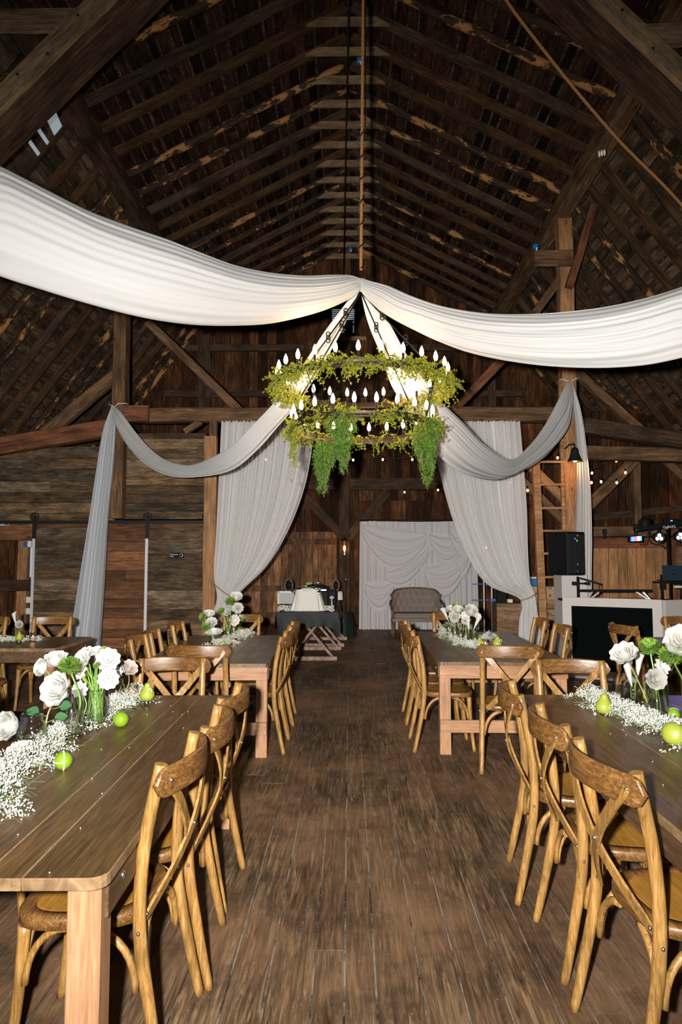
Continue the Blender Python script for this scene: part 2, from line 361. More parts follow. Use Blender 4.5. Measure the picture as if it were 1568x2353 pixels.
# ------------------------------------------------------------------ the barn shell
def struct(mb, name, mat, **kw): return tag(mb.build(name, mat, **kw), kind='structure')
YB = 16.8      # back gable
m = MB(); x = -7.2; r = random.Random(3)
while x < 7.2:
    wd = r.choice([.12, .135, .15, .17]); g = r.uniform(.005, .010); y = -3.0 - r.uniform(0, 3)
    while y < YB:
        L = r.uniform(3.2, 5.2); m.box((x+wd/2, (y+min(y+L, YB+.1))/2, -.015+r.uniform(-.0015, .0015)), (wd-g, min(y+L, YB+.1)-y-.004, .03)); y += L
    x += wd
m.cm = 1; m.box((0, 6.9, -.019), (14.6, 20, .03))
struct(m, 'floor', [M['floor'], M['gap']])
def roofz(x): x = abs(x); return 9.56-.52*x if x < 3.6 else 7.69-1.33*(x-3.6)
m = MB(); r = random.Random(5)
for sgn in (-1, 1):
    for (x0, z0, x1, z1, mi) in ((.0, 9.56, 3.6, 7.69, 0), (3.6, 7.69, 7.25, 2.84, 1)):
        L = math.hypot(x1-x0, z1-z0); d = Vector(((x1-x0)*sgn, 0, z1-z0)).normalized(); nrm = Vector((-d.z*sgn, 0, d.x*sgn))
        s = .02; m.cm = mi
        while s < L-.05:
            wd = r.uniform(.10, .17); yy = 1.5
            while yy < YB:
                LL = r.uniform(2, 4.6); y2 = min(yy+LL, YB)
                c = Vector((x0*sgn, 0, z0))+d*(s+wd/2)+nrm*(.02+r.uniform(-.006, .008)); c.y = (yy+y2)/2
                m.box(c, (wd, y2-yy-.01, .02), Matrix((d, Vector((0,1,0)), d.cross(Vector((0,1,0))))).transposed()); yy = y2
            s += wd+r.uniform(.012, .05)
        m.cm = 2; c = Vector((x0*sgn, 9, z0))+d*L/2+nrm*.09
        m.box(c, (L+.1, 16, .03), Matrix((d, Vector((0,1,0)), d.cross(Vector((0,1,0))))).transposed())
struct(m, 'ceiling', [M['roofboard'], M['roofboard_low'], M['shingle']])
def timber(p0, p1, w, h, mat, name, up=(0,0,1), bev=.008):
    p0, p1 = Vector(p0), Vector(p1); d = (p1-p0); L = d.length; d.normalize(); x = d.cross(Vector(up))
    if x.length < 1e-3: x = d.cross(Vector((0,1,0)))
    x.normalize(); z = x.cross(d); R3 = Matrix((d, x, z)).transposed()
    mb = MB(); n = max(2, int(L/.5))
    # hewn beam: chamfered section with slightly wavering faces
    vs = []; fs = []; sec = []
    b = min(w, h)*.06
    for (sx, sy) in ((1,-1),(1,1),(-1,1),(-1,-1)):
        hx, hy = w/2*sx, h/2*sy
        sec += [(hx, hy-b*sy), (hx-b*sx, hy)] if sx*sy > 0 else [(hx-b*sx, hy), (hx, hy-b*sy)]
    rr = random.Random(int(abs(p0.x*91+p0.y*57+p0.z*13+p1.z*7)*10))
    for i in range(n+1):
        ox, oy, k = rr.uniform(-.006, .006), rr.uniform(-.006, .006), 1+rr.uniform(-.02, .02)
        for (a, c) in sec: vs.append(Vector((-L/2+L*i/n, a*k+ox, c*k+oy)))
    for i in range(n):
        for k in range(8):
            fs.append((i*8+k, i*8+(k+1) % 8, (i+1)*8+(k+1) % 8, (i+1)*8+k))
    fs += [tuple(reversed(range(8))), tuple(range(n*8, n*8+8))]
    mb.add(vs, [tuple(reversed(f)) for f in fs])
    o = mb.build(name, mat); o.matrix_world = Matrix.Translation((p0+p1)/2) @ R3.to_4x4()
    return tag(o, kind='structure')
def log(p0, p1, rad, mat, name):
    p0, p1 = Vector(p0), Vector(p1); L = (p1-p0).length; n = 12; rr = random.Random(int(abs(p0.x*91+p0.y*57+p1.z*7)*10))
    pts = [(-L/2+L*i/n, rr.uniform(-.008, .008), rr.uniform(-.01, .01)) for i in range(n+1)]
    mb = MB().tube(pts, [rad*(1+rr.uniform(-.07, .07)) for _ in pts], 9)
    o = mb.build(name, mat); o.matrix_world = Matrix.Translation((p0+p1)/2) @ (p1-p0).to_track_quat('X', 'Z').to_matrix().to_4x4()
    return tag(o, kind='structure')
# rafters and collar ties
y = 9.2-.57*8; i = 0
while y < YB-.1:
    for sgn in (-1, 1):
        t_ = (i*7+(3 if sgn > 0 else 0)) % 5
        isl = t_ in (0, 2)
        a = Vector((.05*sgn, y, 9.56-.026-.09)); b = Vector((3.62*sgn, y, 7.69-.09)); c = Vector((7.1*sgn, y, 7.69-1.33*3.48-.12))
        if isl:
            log(a, b, .062, M['log'], 'rafter'); log(b, c, .062, M['log'], 'rafter')
        else:
            mt = M['rafter'] if t_ != 4 else M['timber_dark']
            timber(a, b, .075, .13, mt, 'rafter'); timber(b, c, .075, .13, mt, 'rafter')
    if y > 6:
        hw = .62+R.uniform(-.05, .05); mb = MB(); zt = 9.1
        pr = [(-hw, 0), (hw, 0), (hw-.2, .12), (-hw+.2, .12)]
        vs = [(p[0], -.02, p[1]) for p in pr]+[(p[0], .02, p[1]) for p in pr]
        mb.add(vs, [(0,1,2,3), (7,6,5,4), (0,4,5,1), (1,5,6,2), (2,6,7,3), (3,7,4,0)])
        struct(mb, 'collar_tie', M['collar'], loc=(-.02+R.uniform(-.03, .03), y-.06, zt+R.uniform(-.02, .02)))
    y += .57; i += 1
# gaps in the left lower roof where the outer metal shows, daylight on it put in as glow
for k, (x0, y0, x1, y1, wd) in enumerate(((118, 266, 136, 306, .16), (89, 298, 113, 334, .05), (68, 325, 94, 362, .05))):
    def onroof(px, py):
        d = ray(px, py); # plane z = 7.69-.12-1.33*(-x-3.6)
        t_ = (7.56+1.33*3.6*1.0+1.33*CL.x-CL.z)/(d.z-1.33*d.x); return CL+d*t_
    a, b = onroof(x0, y0), onroof(x1, y1); m = MB(a); m.beam(a, b, wd, .012, up=(1.33, 0, -1))
    struct(m, 'trim_%d' % (7+k), M['daylight_glow'])
# purlins, posts, frames
for sgn in (-1, 1): timber((3.5*sgn, 2.5, 7.32), (3.5*sgn, YB, 7.32), .26, .26, M['timber_dark'] if sgn < 0 else M['timber'], 'purlin')
FY = 11.0
xl = P(277, 900, FY).x; xr = P(1305, 900, FY).x
timber((xl, FY, P(277, 1192, FY).z), (xl, FY, 7.2), .21, .24, M['timber'], 'timber_post', up=(0,1,0))
timber((xr, FY, 0), (xr, FY, 7.2), .23, .24, M['timber_new'], 'timber_post', up=(0,1,0))
timber((xl, 6.2, 0), (xl, 6.2, 7.2), .21, .24, M['timber'], 'timber_post', up=(0,1,0))
timber((xr, 6.2, 0), (xr, 6.2, 7.2), .21, .24, M['timber'], 'timber_post', up=(0,1,0))
zb = P(700, 954, FY).z
timber((P(288, 954, FY).x, FY, zb), (P(1290, 954, FY).x, FY, zb), .2, .225, M['timber'], 'tie_beam', up=(0,0,1))
a = P(286, 951, FY-.16); b = P(342, 951, FY-.16); timber(a, b, .08, .26, M['timber_red'], 'beam_splice')
def px_beam(x0, y0, x1, y1, Y, w, h, mat, name, up=(0,1,0)): return timber(P(x0, y0, Y), P(x1, y1, Y), w, h, mat, name, up)
px_beam(340, 740, 552, 945, FY, .14, .12, M['timber'], 'brace')
px_beam(100, 1000, 268, 862, FY, .2, .12, M['timber'], 'brace')
px_beam(1043, 942, 1220, 760, FY, .14, .12, M['timber_red'], 'brace')
px_beam(1320, 850, 1480, 995, FY, .13, .12, M['timber'], 'brace')
px_beam(1392, 385, 1308, 660, FY-.3, .12, .12, M['timber_red'], 'brace')
px_beam(200, 360, 236, 480, FY-.6, .15, .12, M['timber_red'], 'brace')
px_beam(1228, 594, 1318, 594, FY-.35, .26, .05, M['timber'], 'bracket_board')
px_beam(1290, 640, 1230, 720, FY, .13, .1, M['timber'], 'brace')
px_beam(-30, 1032, 250, 985, FY-.15, .27, .2, M['timber_red'], 'aisle_beam')
px_beam(1340, 978, 1600, 1018, FY-.1, .24, .2, M['timber_dark'], 'aisle_beam')
px_beam(1300, 1040, 1600, 1047, FY+.15, .22, .2, M['timber'], 'aisle_beam')
px_beam(425, 992, 462, 968, FY, .1, .1, M['timber'], 'brace')
px_beam(1115, 968, 1302, 1152, FY+.3, .14, .12, M['timber_new'], 'brace')
px_beam(1130, 1040, 1300, 1200, FY+.7, .14, .12, M['timber'], 'brace')
px_beam(1320, 1195, 1465, 1050, FY+1.3, .2, .14, M['timber'], 'brace')
px_beam(1520, 1050, 1600, 1120, FY+1.3, .14, .12, M['timber'], 'brace')
px_beam(1465, 1205, 1462, 1050, FY+1.6, .13, .14, M['timber'], 'timber_post')
xp = P(485, 1200, FY).x
timber((xp, FY-.05, 0), (xp, FY-.05, P(485, 1005, FY).z), .2, .16, M['timber_new'], 'timber_post', up=(0,1,0))
timber((xp+.02, FY, P(485, 1005, FY).z-.1), (xp+.02, FY, zb-.11), .12, .12, M['timber'], 'timber_post', up=(0,1,0))
# near A frame of heavy canted beams with peg holes
for sgn in (-1, 1):
    A0, A1 = Vector((.15*sgn, 6.22, 9.02)), Vector((4.7*sgn, 6.22, 4.27))
    timber(A0+Vector((0, 0, -.03)), A1+Vector((0, 0, -.03)), .36, .22, M['timber_dark'], 'principal_rafter', up=(0,0,1))
    o = timber(A0+Vector((0, -.215, .05)), A1+Vector((0, -.215, .05)), .06, .19, M['collar'], 'lit_face_plank', up=(0,0,1))  # added paler plank paints the lit front face, the dark beam its shaded underside
    mb = MB()
    for k in range(12):
        f = .22+.06*k; c = (A0+Vector((0, -.22, 0))).lerp(A1+Vector((0, -.22, 0)), f); c.z += .09 if k % 2 else .0
        mb.lathe([(.014, 0), (.014, .03), (.006, .035)], 8, c, Euler((PI/2, 0, 0)).to_matrix(), cap=True)
    q = mb.build('wooden_peg', M['iron'], o); q.matrix_parent_inverse = o.matrix_world.inverted(); q['kind'] = 'stuff'
    z6 = P(0, 30, 6.3).z
    timber((2.6*sgn, 6.5, z6+.08-(.25 if sgn > 0 else 0)), (4.9*sgn, 6.5, z6+.08-(.1 if sgn > 0 else 0)), .1, .2, M['collar'], 'strut')
# back gable wall
def vboards(mb, x0, x1, z0, ztop, Y, r, wr=(.14, .24), th=.02, jit=.008):
    x = x0
    while x < x1-.02:
        wd = min(r.uniform(*wr), x1-x); zt = ztop(x+wd/2) if callable(ztop) else ztop
        if zt-z0 > .03:
            mb.box((x+wd/2, Y+r.uniform(-jit, jit), (z0+zt)/2), (wd-r.uniform(.004, .014), th, zt-z0))
        x += wd
def hboards(mb, x0, x1, z0, z1, Y, r, hr=(.14, .22), th=.02, jit=.006, lr=(1.2, 3.0)):
    z = z0
    while z < z1-.02:
        h = min(r.uniform(*hr), z1-z); x = x0-r.uniform(0, 1.0)
        while x < x1:
            L = r.uniform(*lr); a, b = max(x, x0), min(x+L, x1)
            if b-a > .03: mb.box(((a+b)/2, Y+r.uniform(-jit, jit), z+h/2), (b-a-.004, th, h-r.uniform(.003, .008)))
            x += L
        z += h
m = MB(); r = random.Random(11)
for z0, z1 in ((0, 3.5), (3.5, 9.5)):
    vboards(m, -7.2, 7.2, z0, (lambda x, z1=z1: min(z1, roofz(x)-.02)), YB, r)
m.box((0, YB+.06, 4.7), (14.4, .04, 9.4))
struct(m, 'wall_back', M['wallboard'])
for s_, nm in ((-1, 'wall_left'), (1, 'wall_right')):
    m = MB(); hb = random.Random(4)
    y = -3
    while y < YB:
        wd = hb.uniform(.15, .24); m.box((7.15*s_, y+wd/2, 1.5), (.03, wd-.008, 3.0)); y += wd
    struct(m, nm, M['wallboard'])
# timbers on the back wall
def back(x0, y0, x1, y1, w, mat, name='wall_timber', dY=.12, t=.1): return px_beam(x0, y0, x1, y1, YB-dY, w, t, mat, name)
back(792, 1440, 792, 1040, .26, M['timber_dark'], 'timber_post', .16, .2)
back(560, 1112, 1140, 1112, .28, M['timber_dark'], 'wall_timber', .12)
back(400, 800, 700, 800, .16, M['timber_dark']); back(880, 800, 1200, 800, .16, M['timber_dark'])
back(380, 905, 1200, 905, .16, M['timber_dark'])
back(470, 720, 470, 940, .3, M['timber_dark']); back(1130, 840, 1130, 940, .2, M['timber_dark'])
back(690, 1130, 790, 1235, .2, M['timber_dark'], 'brace', .2); back(890, 1130, 800, 1235, .2, M['timber_dark'], 'brace', .2)
back(752, 775, 842, 779, .09, M['timber_new'], 'wall_timber', .2)
m = MB(); r = random.Random(21); a = P(540, 1440, YB-.1); b = P(775, 1222, YB-.1)
vboards(m, a.x, b.x, .05, b.z, YB-.1, r, (.12, .2)); zz = P(0, 1245, YB-.15).z; z2 = P(0, 1352, YB-.15).z
for z in (zz, z2, .25): m.box(((a.x+b.x)/2, YB-.14, z), (b.x-a.x, .04, .14))
tag(m.build('door_3', M['wallboard_hi']), kind='structure')
m = MB(); r = random.Random(22); a = P(815, 1440, YB-.1); b = P(1140, 1150, YB-.1); vboards(m, a.x, b.x, .05, b.z, YB-.08, r, (.12, .2))
struct(m, 'trim_1', M['wallboard'])
# louvre vent high in the gable
wn = thing('window_1', P(789, 740, YB-.04), None, None, kind='structure')
a = P(764, 710, YB-.06); b = P(815, 772, YB-.06); W_ = b.x-a.x; H_ = a.z-b.z
MB().box((0, -.01, 0), (W_+.06, .02, H_+.06)).build('window_back', M['black'], wn)
m = MB()
for k in range(6): m.box((0, -.035, H_/2-.045-k*.048), (W_, .012, .022), (.5, 0, 0))
for k in range(8):
    if k != 2: m.box((W_/2-.02, -.035, H_/2-.34-k*.04), (.03, .012, .02))
m.box((-.02, -.035, -H_/2+.08), (.1, .012, .014)); m.box((.03, -.035, -H_/2+.14), (.06, .012, .014))
m.build('louvre', M['daylight_glow'], wn)  # slats glow by themselves in place of daylight
# inner wall of reclaimed boards on the left with the sliding doors
r = random.Random(31); Yw = FY+.12
ztrack = P(0, 1200, Yw-.12).z
m = MB(); xo = P(83, 1300, Yw).x      # doorway left of the first door
hboards(m, -7.2, P(267, 1100, Yw).x, ztrack-.02, P(0, 1027, Yw).z, Yw, r, (.17, .21), lr=(1.5, 3.2))
hboards(m, P(285, 1100, Yw).x, P(474, 1100, Yw).x, ztrack+.05, P(0, 997, Yw).z, Yw-.03, r, (.13, .17), lr=(4, 5))
struct(m, 'wall_front_left', M['greyboard'])
m = MB(); hboards(m, xo-.03, P(480, 1300, Yw).x, 0, ztrack-.02, Yw+.02, r, (.13, .19), lr=(1.5, 2.6)); struct(m, 'trim_2', M['redboard'])
m = MB(); hboards(m, -7.2, xo-.03, P(0, 1242, Yw).z, ztrack-.02, Yw+.02, r, (.14, .2)); struct(m, 'trim_3', M['redboard'])
m = MB(); m.box((P(285, 1166, Yw-.08).x, Yw-.08, P(0, 1166, Yw).z), (.02, .03, .27)); struct(m, 'trim_4', M['alu'])
tr = thing('door_track', (P(240, 1201, Yw-.12).x, Yw-.12, ztrack), 'long black steel rail the sliding barn doors hang from', 'rail')
MB().box((-.6, 0, 0), (4.75, .012, .055)).build('rail', M['iron'], tr)
m = MB()
for k in range(6): m.lathe([(.014, 0), (.014, .06)], 8, (-2.6+k*.75, .0, 0), Euler((-PI/2, 0, 0)).to_matrix(), cap=True)
m.build('rail_spacer', M['iron'], tr)
def slidedoor(name, x0p, x1p, mat, seed, label, sign=False):
    Yd = Yw-.14; a = P(x0p, 1300, Yd).x; b = P(x1p, 1300, Yd).x; zt = P(0, 1208, Yd).z-.02
    t = thing(name, ((a+b)/2, Yd, 0), label, None, kind='structure'); w_ = b-a; m = MB(); r = random.Random(seed)
    hboards(m, -w_/2, w_/2, .03, zt, 0, r, (.13, .2), .035, .003, (3, 4)); m.build('door_panel', mat, t)
    for s_ in (-1, 1):
        if name == 'door_1' and s_ > 0: continue
        e = MB().box((s_*(w_/2+.005), -.022, (zt-.16)/2+.02), (.045, .012, zt-.2)).build('edge_strip', M['alu'], t)
    for s_ in (-1, 1):
        x = s_*(w_/2-.0); m = MB(); m.box((x, -.028, zt-.02), (.06, .014, .34)); m.build('hanger_strap', M['iron'], t)
        zc = ztrack+.085; m = MB()
        m.tube([(x+.062*math.cos(q*PI/12), -.03, zc+.062*math.sin(q*PI/12)) for q in range(24)], .012, 6, closed=True)
        for q in range(5): an = q*2*PI/5+.3; m.tube([(x, -.03, zc), (x+.06*math.cos(an), -.03, zc+.06*math.sin(an))], .007, 5)
        m.lathe([(.02, 0), (.02, .05)], 10, (x, -.005, zc), Euler((PI/2, 0, 0)).to_matrix(), cap=True)
        m.build('hanger_wheel', M['iron'], t)
    return t
d1 = slidedoor('door_1', 78, 236, M['greyboard'], 5, None)
d2 = slidedoor('door_2', 338, 474, M['greyboard'], 9, None)
def text(s, name, mat, size, loc, rot, parent=None, ext=.0008, align='LEFT'):
    cu = bpy.data.curves.new(name, 'FONT'); cu.body = s; cu.size = size; cu.extrude = ext; cu.align_x = align; cu.resolution_u = 3
    tmp = bpy.data.objects.new(name+'_tmp', cu); COL.objects.link(tmp); dg = bpy.context.evaluated_depsgraph_get()
    me = bpy.data.meshes.new_from_object(tmp.evaluated_get(dg)); bpy.data.objects.remove(tmp); me.materials.clear(); me.materials.append(mat)
    o = bpy.data.objects.new(name, me); COL.objects.link(o); o.location = loc; o.rotation_euler = rot
    if parent: o.parent = parent; KIDS.setdefault(parent.name, []).append(o)
    return o
M['ink'] = flat('sign_lettering', (.6, .6, .58), .6)
sp = P(406.5, 1276, Yw-.165); sg = thing('sign', sp, 'small black sign reading Employees Only on the grey sliding door', 'sign')
MB().box((0, 0, 0), (.235, .008, .075), bev=.003).build('sign_plate', M['black'], sg)
text('Employees', 'lettering', M['ink'], .03, (-.108, -.006, .006), (PI/2, 0, 0), sg); text('Only', 'lettering', M['ink'], .03, (-.108, -.006, -.026), (PI/2, 0, 0), sg)
m = MB(); m.tube([(.075+.026*math.cos(q*PI/10), -.006, .026*math.sin(q*PI/10)) for q in range(20)], .0018, 4, closed=True)
m.tube([(.08+.014*math.cos(q*PI/10-PI/2), -.006, .018*math.sin(q*PI/10-PI/2)) for q in range(11)], .0035, 4); m.build('emblem', M['ink'], sg)
sp = P(8, 1204.5, Yw-.03); sg = thing('sign', sp, 'small dark restroom sign with blue squares over the left doorway', 'sign')
MB().box((0, 0, 0), (.18, .008, .045), bev=.003).build('sign_plate', M['paint_grey'], sg)
M['signblue'] = flat('sign_blue', (.03, .06, .2), .5)
for k in (-.0, .035): MB().box((.035+k, -.006, 0), (.028, .004, .032)).build('blue_square', M['signblue'], sg)
# room seen through the left doorway
m = MB(); r = random.Random(8); vboards(m, -9.5, -4.3, 0, 2.6, 13.0, r, (.1, .17)); struct(m, 'wall_back_left', M['wallboard'])
a = P(56, 1240, 12.6); timber((a.x, 12.6, 0), (a.x, 12.6, a.z+.1), .18, .12, M['timber_new'], 'timber_post', up=(0,1,0))
timber(P(-30, 1345, 12.4), P(85, 1345, 12.4), .1, .2, M['timber_dark'], 'wall_timber')
o = struct(MB().box((0, 0, 0), (.14, .01, .62)), 'window_2', M['daylight_glow'], loc=P(78, 1288, 12.8))
em = thing('emergency_lamp', P(63, 1251, 12.505), 'small blue and white emergency lamp on the post in the left doorway', 'lamp')
MB().box((-.03, 0, 0), (.07, .06, .1), bev=.008).build('lamp_body', M['blue'], em); MB().box((.045, 0, .01), (.07, .07, .12), bev=.01).build('lamp_cover', M['white'], em)
for k, (yy) in enumerate((1378, 1404)):
    o = MB().box((0, 0, 0), (.14, .1, .11), bev=.01).box((.0, -.055, .0), (.01, .008, .1)).build('tissue_box', M['white'], loc=P(70, yy, 12.6))
    tag(o, ('upper' if k == 0 else 'lower')+' white paper box by the left doorway edge', 'box', 'white paper boxes in the left doorway')

# ------------------------------------------------------------------ chairs
def chair_proto():
    t = thing('dining_chair', (0,0,0), 'x', 'chair')
    def outline(sc, n=40):
        out = []
        for k in range(n):
            a = 2*PI*k/n; ca, sa = math.cos(a), math.sin(a); e = 2/3.4
            x = .218*math.copysign(abs(ca)**e, ca); y = .212*math.copysign(abs(sa)**e, sa); x *= 1+.09*y/.212
            out.append((x*sc, y*sc))
        return out
    m = MB(); n = 40; lv = [(.94, .433), (1.0, .440), (1.0, .470), (.97, .477), (.80, .477), (.785, .471)]
    vs = [(x, y, z) for (s, z) in lv for (x, y) in outline(s)]
    fs = [(i*n+k, i*n+(k+1) % n, (i+1)*n+(k+1) % n, (i+1)*n+k) for i in range(len(lv)-1) for k in range(n)]
    fs.append(tuple(reversed(range(n)))); m.add(vs, fs, True); m.build('seat_rim', M['chair_dark'], t)
    m = MB(); vs = [(x, y, .4715) for (x, y) in outline(.785)]+[(x, y, .474) for (x, y) in outline(.76)]
    m.add(vs, [(k, (k+1) % n, n+(k+1) % n, n+k) for k in range(n)]+[tuple(range(n, 2*n))]); m.build('seat_panel', M['seat_ply'], t)
    def cr(pts, k=5):
        pts = [Vector(p) for p in pts]; out = []
        for i in range(len(pts)-1):
            p0, p1, p2, p3 = pts[max(i-1, 0)], pts[i], pts[i+1], pts[min(i+2, len(pts)-1)]
            for j in range(k):
                u = j/k; out.append(.5*((2*p1)+(-p0+p2)*u+(2*p0-5*p1+4*p2-p3)*u*u+(-p0+3*p1-3*p2+p3)*u**3))
        out.append(pts[-1]); return out
    for s in (-1, 1):
        pts = cr([(s*.224, -.300, 0), (s*.214, -.256, .2), (s*.203, -.214, .44), (s*.200, -.222, .68), (s*.200, -.272, .935)])
        MB().tube(pts, [.0165+.0045*min(1, i/8) for i in range(len(pts))], 12).build('back_leg', M['chair'], t)
    for s in (-1, 1):
        pts = cr([(s*.178, .165, .436), (s*.181, .178, .22), (s*.188, .205, 0)])
        MB().tube(pts, [.0205-.005*i/(len(pts)-1) for i in range(len(pts))], 12).build('front_leg', M['chair'], t)
    # bowed top rail
    def rail(u, v):
        a = u*2-1; x = .252*a; yc = -.272-.078*(1-(x/.25)**2); hh = .046*math.sqrt(max(0, 1-max(0, (abs(a)-.84)/.16)**2))+.001
        q = v*2*PI; e = .5; cy = math.copysign(abs(math.cos(q))**e, math.cos(q)); cz = math.copysign(abs(math.sin(q))**e, math.sin(q))
        return Vector((x, yc+.0095*cy, .893+hh*cz-.010*(a*a)))
    MB().grid(rail, 34, 17).build('top_rail', M['chair_dark'], t)
    # crossed bent slats
    for s in (-1, 1):
        p0 = Vector((s*.205, -.303, .892)); p1 = Vector((-s*.165, -.214, .455)); pts = []
        for i in range(15):
            u = i/14; p = p0.lerp(p1, u); p.y -= .062*math.sin(PI*u)**1.0*(1-.25*u)+.004*s; pts.append(p)
        d = (p1-p0).normalized(); side = d.cross(Vector((0,1,0))).normalized()
        m = MB(); vs = []; fs = []
        for i, p in enumerate(pts):
            wd = .0195*(1 if 0 < i < 14 else .7); nn = (pts[min(i+1, 14)]-pts[max(i-1, 0)]).cross(side).normalized()
            for (a, b) in ((-1,-1), (1,-1), (1,1), (-1,1)): vs.append(p+side*wd*a+nn*.0045*b)
        for i in range(14):
            for k in range(4): fs.append((i*4+k, i*4+(k+1) % 4, (i+1)*4+(k+1) % 4, (i+1)*4+k))
        fs += [(3,2,1,0), (56,57,58,59)]; m.add(vs, fs); m.build('cross_slat', M['chair'], t)
    for c in ((.205, -.308, .889), (-.205, -.308, .889), (.02, -.325, .68), (.17, -.226, .472), (-.17, -.226, .472), (.224, -.217, .44), (-.224, -.217, .44)):
        MB(c).ball(c, .0075, 8, 5, (1, .8, 1)).build('rivet', M['rivet'], t, loc=c)
        KIDS[t.name][-1].location = c
    # curved braces under the seat
    def arch(p, d, L=.13, H=.17, z1=.432, nm='curved_brace'):
        p = Vector(p); d = Vector(d); pts = []
        for i in range(9):
            a = PI/2*i/8; pts.append(p+d*(L*(1-math.cos(a)))+Vector((0, 0, H*math.sin(a))))
        MB().tube(pts, .0115, 8, flat=1.2).build(nm, M['chair'], t)
    for s in (-1, 1):
        arch((s*.168, .17, .262), (-s, 0, 0)); arch((s*.185, .155, .262), (0, -1, 0)); arch((s*.203, -.205, .262), (0, 1, 0)); arch((s*.19, -.215, .262), (-s, .1, 0))
    return t
CH = chair_proto(); used = [False]
G_CH = 'cross-back oak dining chairs'
def chair(x, y, deg, label, group, sc=1.0):
    c = CH if not used[0] else copy_tree(CH)
    used[0] = True; c.location = (x, y, 0); c.rotation_euler = (0, 0, math.radians(deg)); c.scale = (sc, sc, sc*1.02)
    tag(c, label, 'chair', group); return c
# rotation: 0 faces +Y (away), 180 faces the camera, 90 faces -X, -90 faces +X
g = 'chairs along the aisle side of the front left table'
chair(-.86, 2.41, 88, 'oak cross-back chair nearest the camera on the aisle side of the front left table', g)
chair(-.84, 2.86, 94, 'middle oak cross-back chair on the aisle side of the front left table', g)
chair(-.86, 3.44, 88, 'farthest oak cross-back chair on the aisle side of the front left table', g)
g = 'chairs along the aisle side of the front right table'
chair(1.12, 2.36, -84, 'oak cross-back chair nearest the camera on the aisle side of the front right table', g)
chair(1.12, 2.92, -92, 'middle oak cross-back chair on the aisle side of the front right table', g)
chair(1.11, 3.48, -98, 'farthest oak cross-back chair on the aisle side of the front right table', g)
g = 'chairs at the table ends'
chair(-1.14, 4.22, 183, 'oak chair facing the camera at the far end of the front left table', g)
chair(1.40, 4.16, 178, 'pale oak chair facing the camera at the far end of the front right table', g)
chair(-1.13, 5.50, -3, 'oak chair seen from behind at the near end of the second left table', g)
chair(1.24, 5.50, -6, 'oak chair seen from behind at the near end of the right middle table', g)
chair(-1.25, 7.72, 180, 'oak chair at the far end of the second left table', g)
chair(1.22, 8.05, 180, 'oak chair at the far end of the second right table', g)
g = 'chairs along the aisle side of the second left table'
chair(-.84, 5.95, 90, 'oak chair nearest the camera on the aisle side of the second left table', g)
chair(-.84, 6.45, 90, 'middle oak chair on the aisle side of the second left table', g)
chair(-.86, 6.98, 90, 'farthest oak chair on the aisle side of the second left table', g)
g = 'chairs along the aisle side of the second right table'
chair(.84, 6.02, -90, 'oak chair nearest the camera on the aisle side of the second right table', g)
chair(.85, 6.50, -90, 'middle oak chair on the aisle side of the second right table', g)
chair(.86, 7.08, -90, 'farthest oak chair on the aisle side of the second right table', g)
g = 'chairs on the outer side of the second left table'
chair(-1.50, 5.75, -90, 'dark oak chair nearest the camera on the outer left side of the second left table', g)
chair(-1.50, 6.25, -84, 'dark oak chair between two others on the outer left side of the second left table', g)
chair(-1.47, 6.95, -90, 'dark oak chair farthest back on the outer left side of the second left table', g)
g = 'chairs on the outer side of the second right table'
chair(1.80, 6.75, 90, 'oak chair on the outer side of the second right table, nearer the booth', g)
chair(1.80, 7.50, 90, 'oak chair on the outer side of the second right table, nearer the tied curtain', g)
g = 'chairs around the far left table'
chair(-3.32, 7.42, 183, 'oak chair with its back to the sliding doors behind the far left table', g)
chair(-4.06, 7.42, 180, 'oak chair cut by the left edge of the photo behind the far left table', g)
chair(-3.42, 6.30, -6, 'oak chair at the left photo edge on the near side of the far left table', g)
chair(-1.62, 3.25, -90, 'oak chair with a blue denim jacket hung on it left of the front left table', 'chairs on the outer side of the front left table')
g = 'chairs around the far right table'
chair(3.00, 6.95, -90+12, 'dark oak chair before the black booth panel, beside the far right table', g)
chair(3.72, 7.50, 172, 'oak chair at the right photo edge behind the far right table', g)

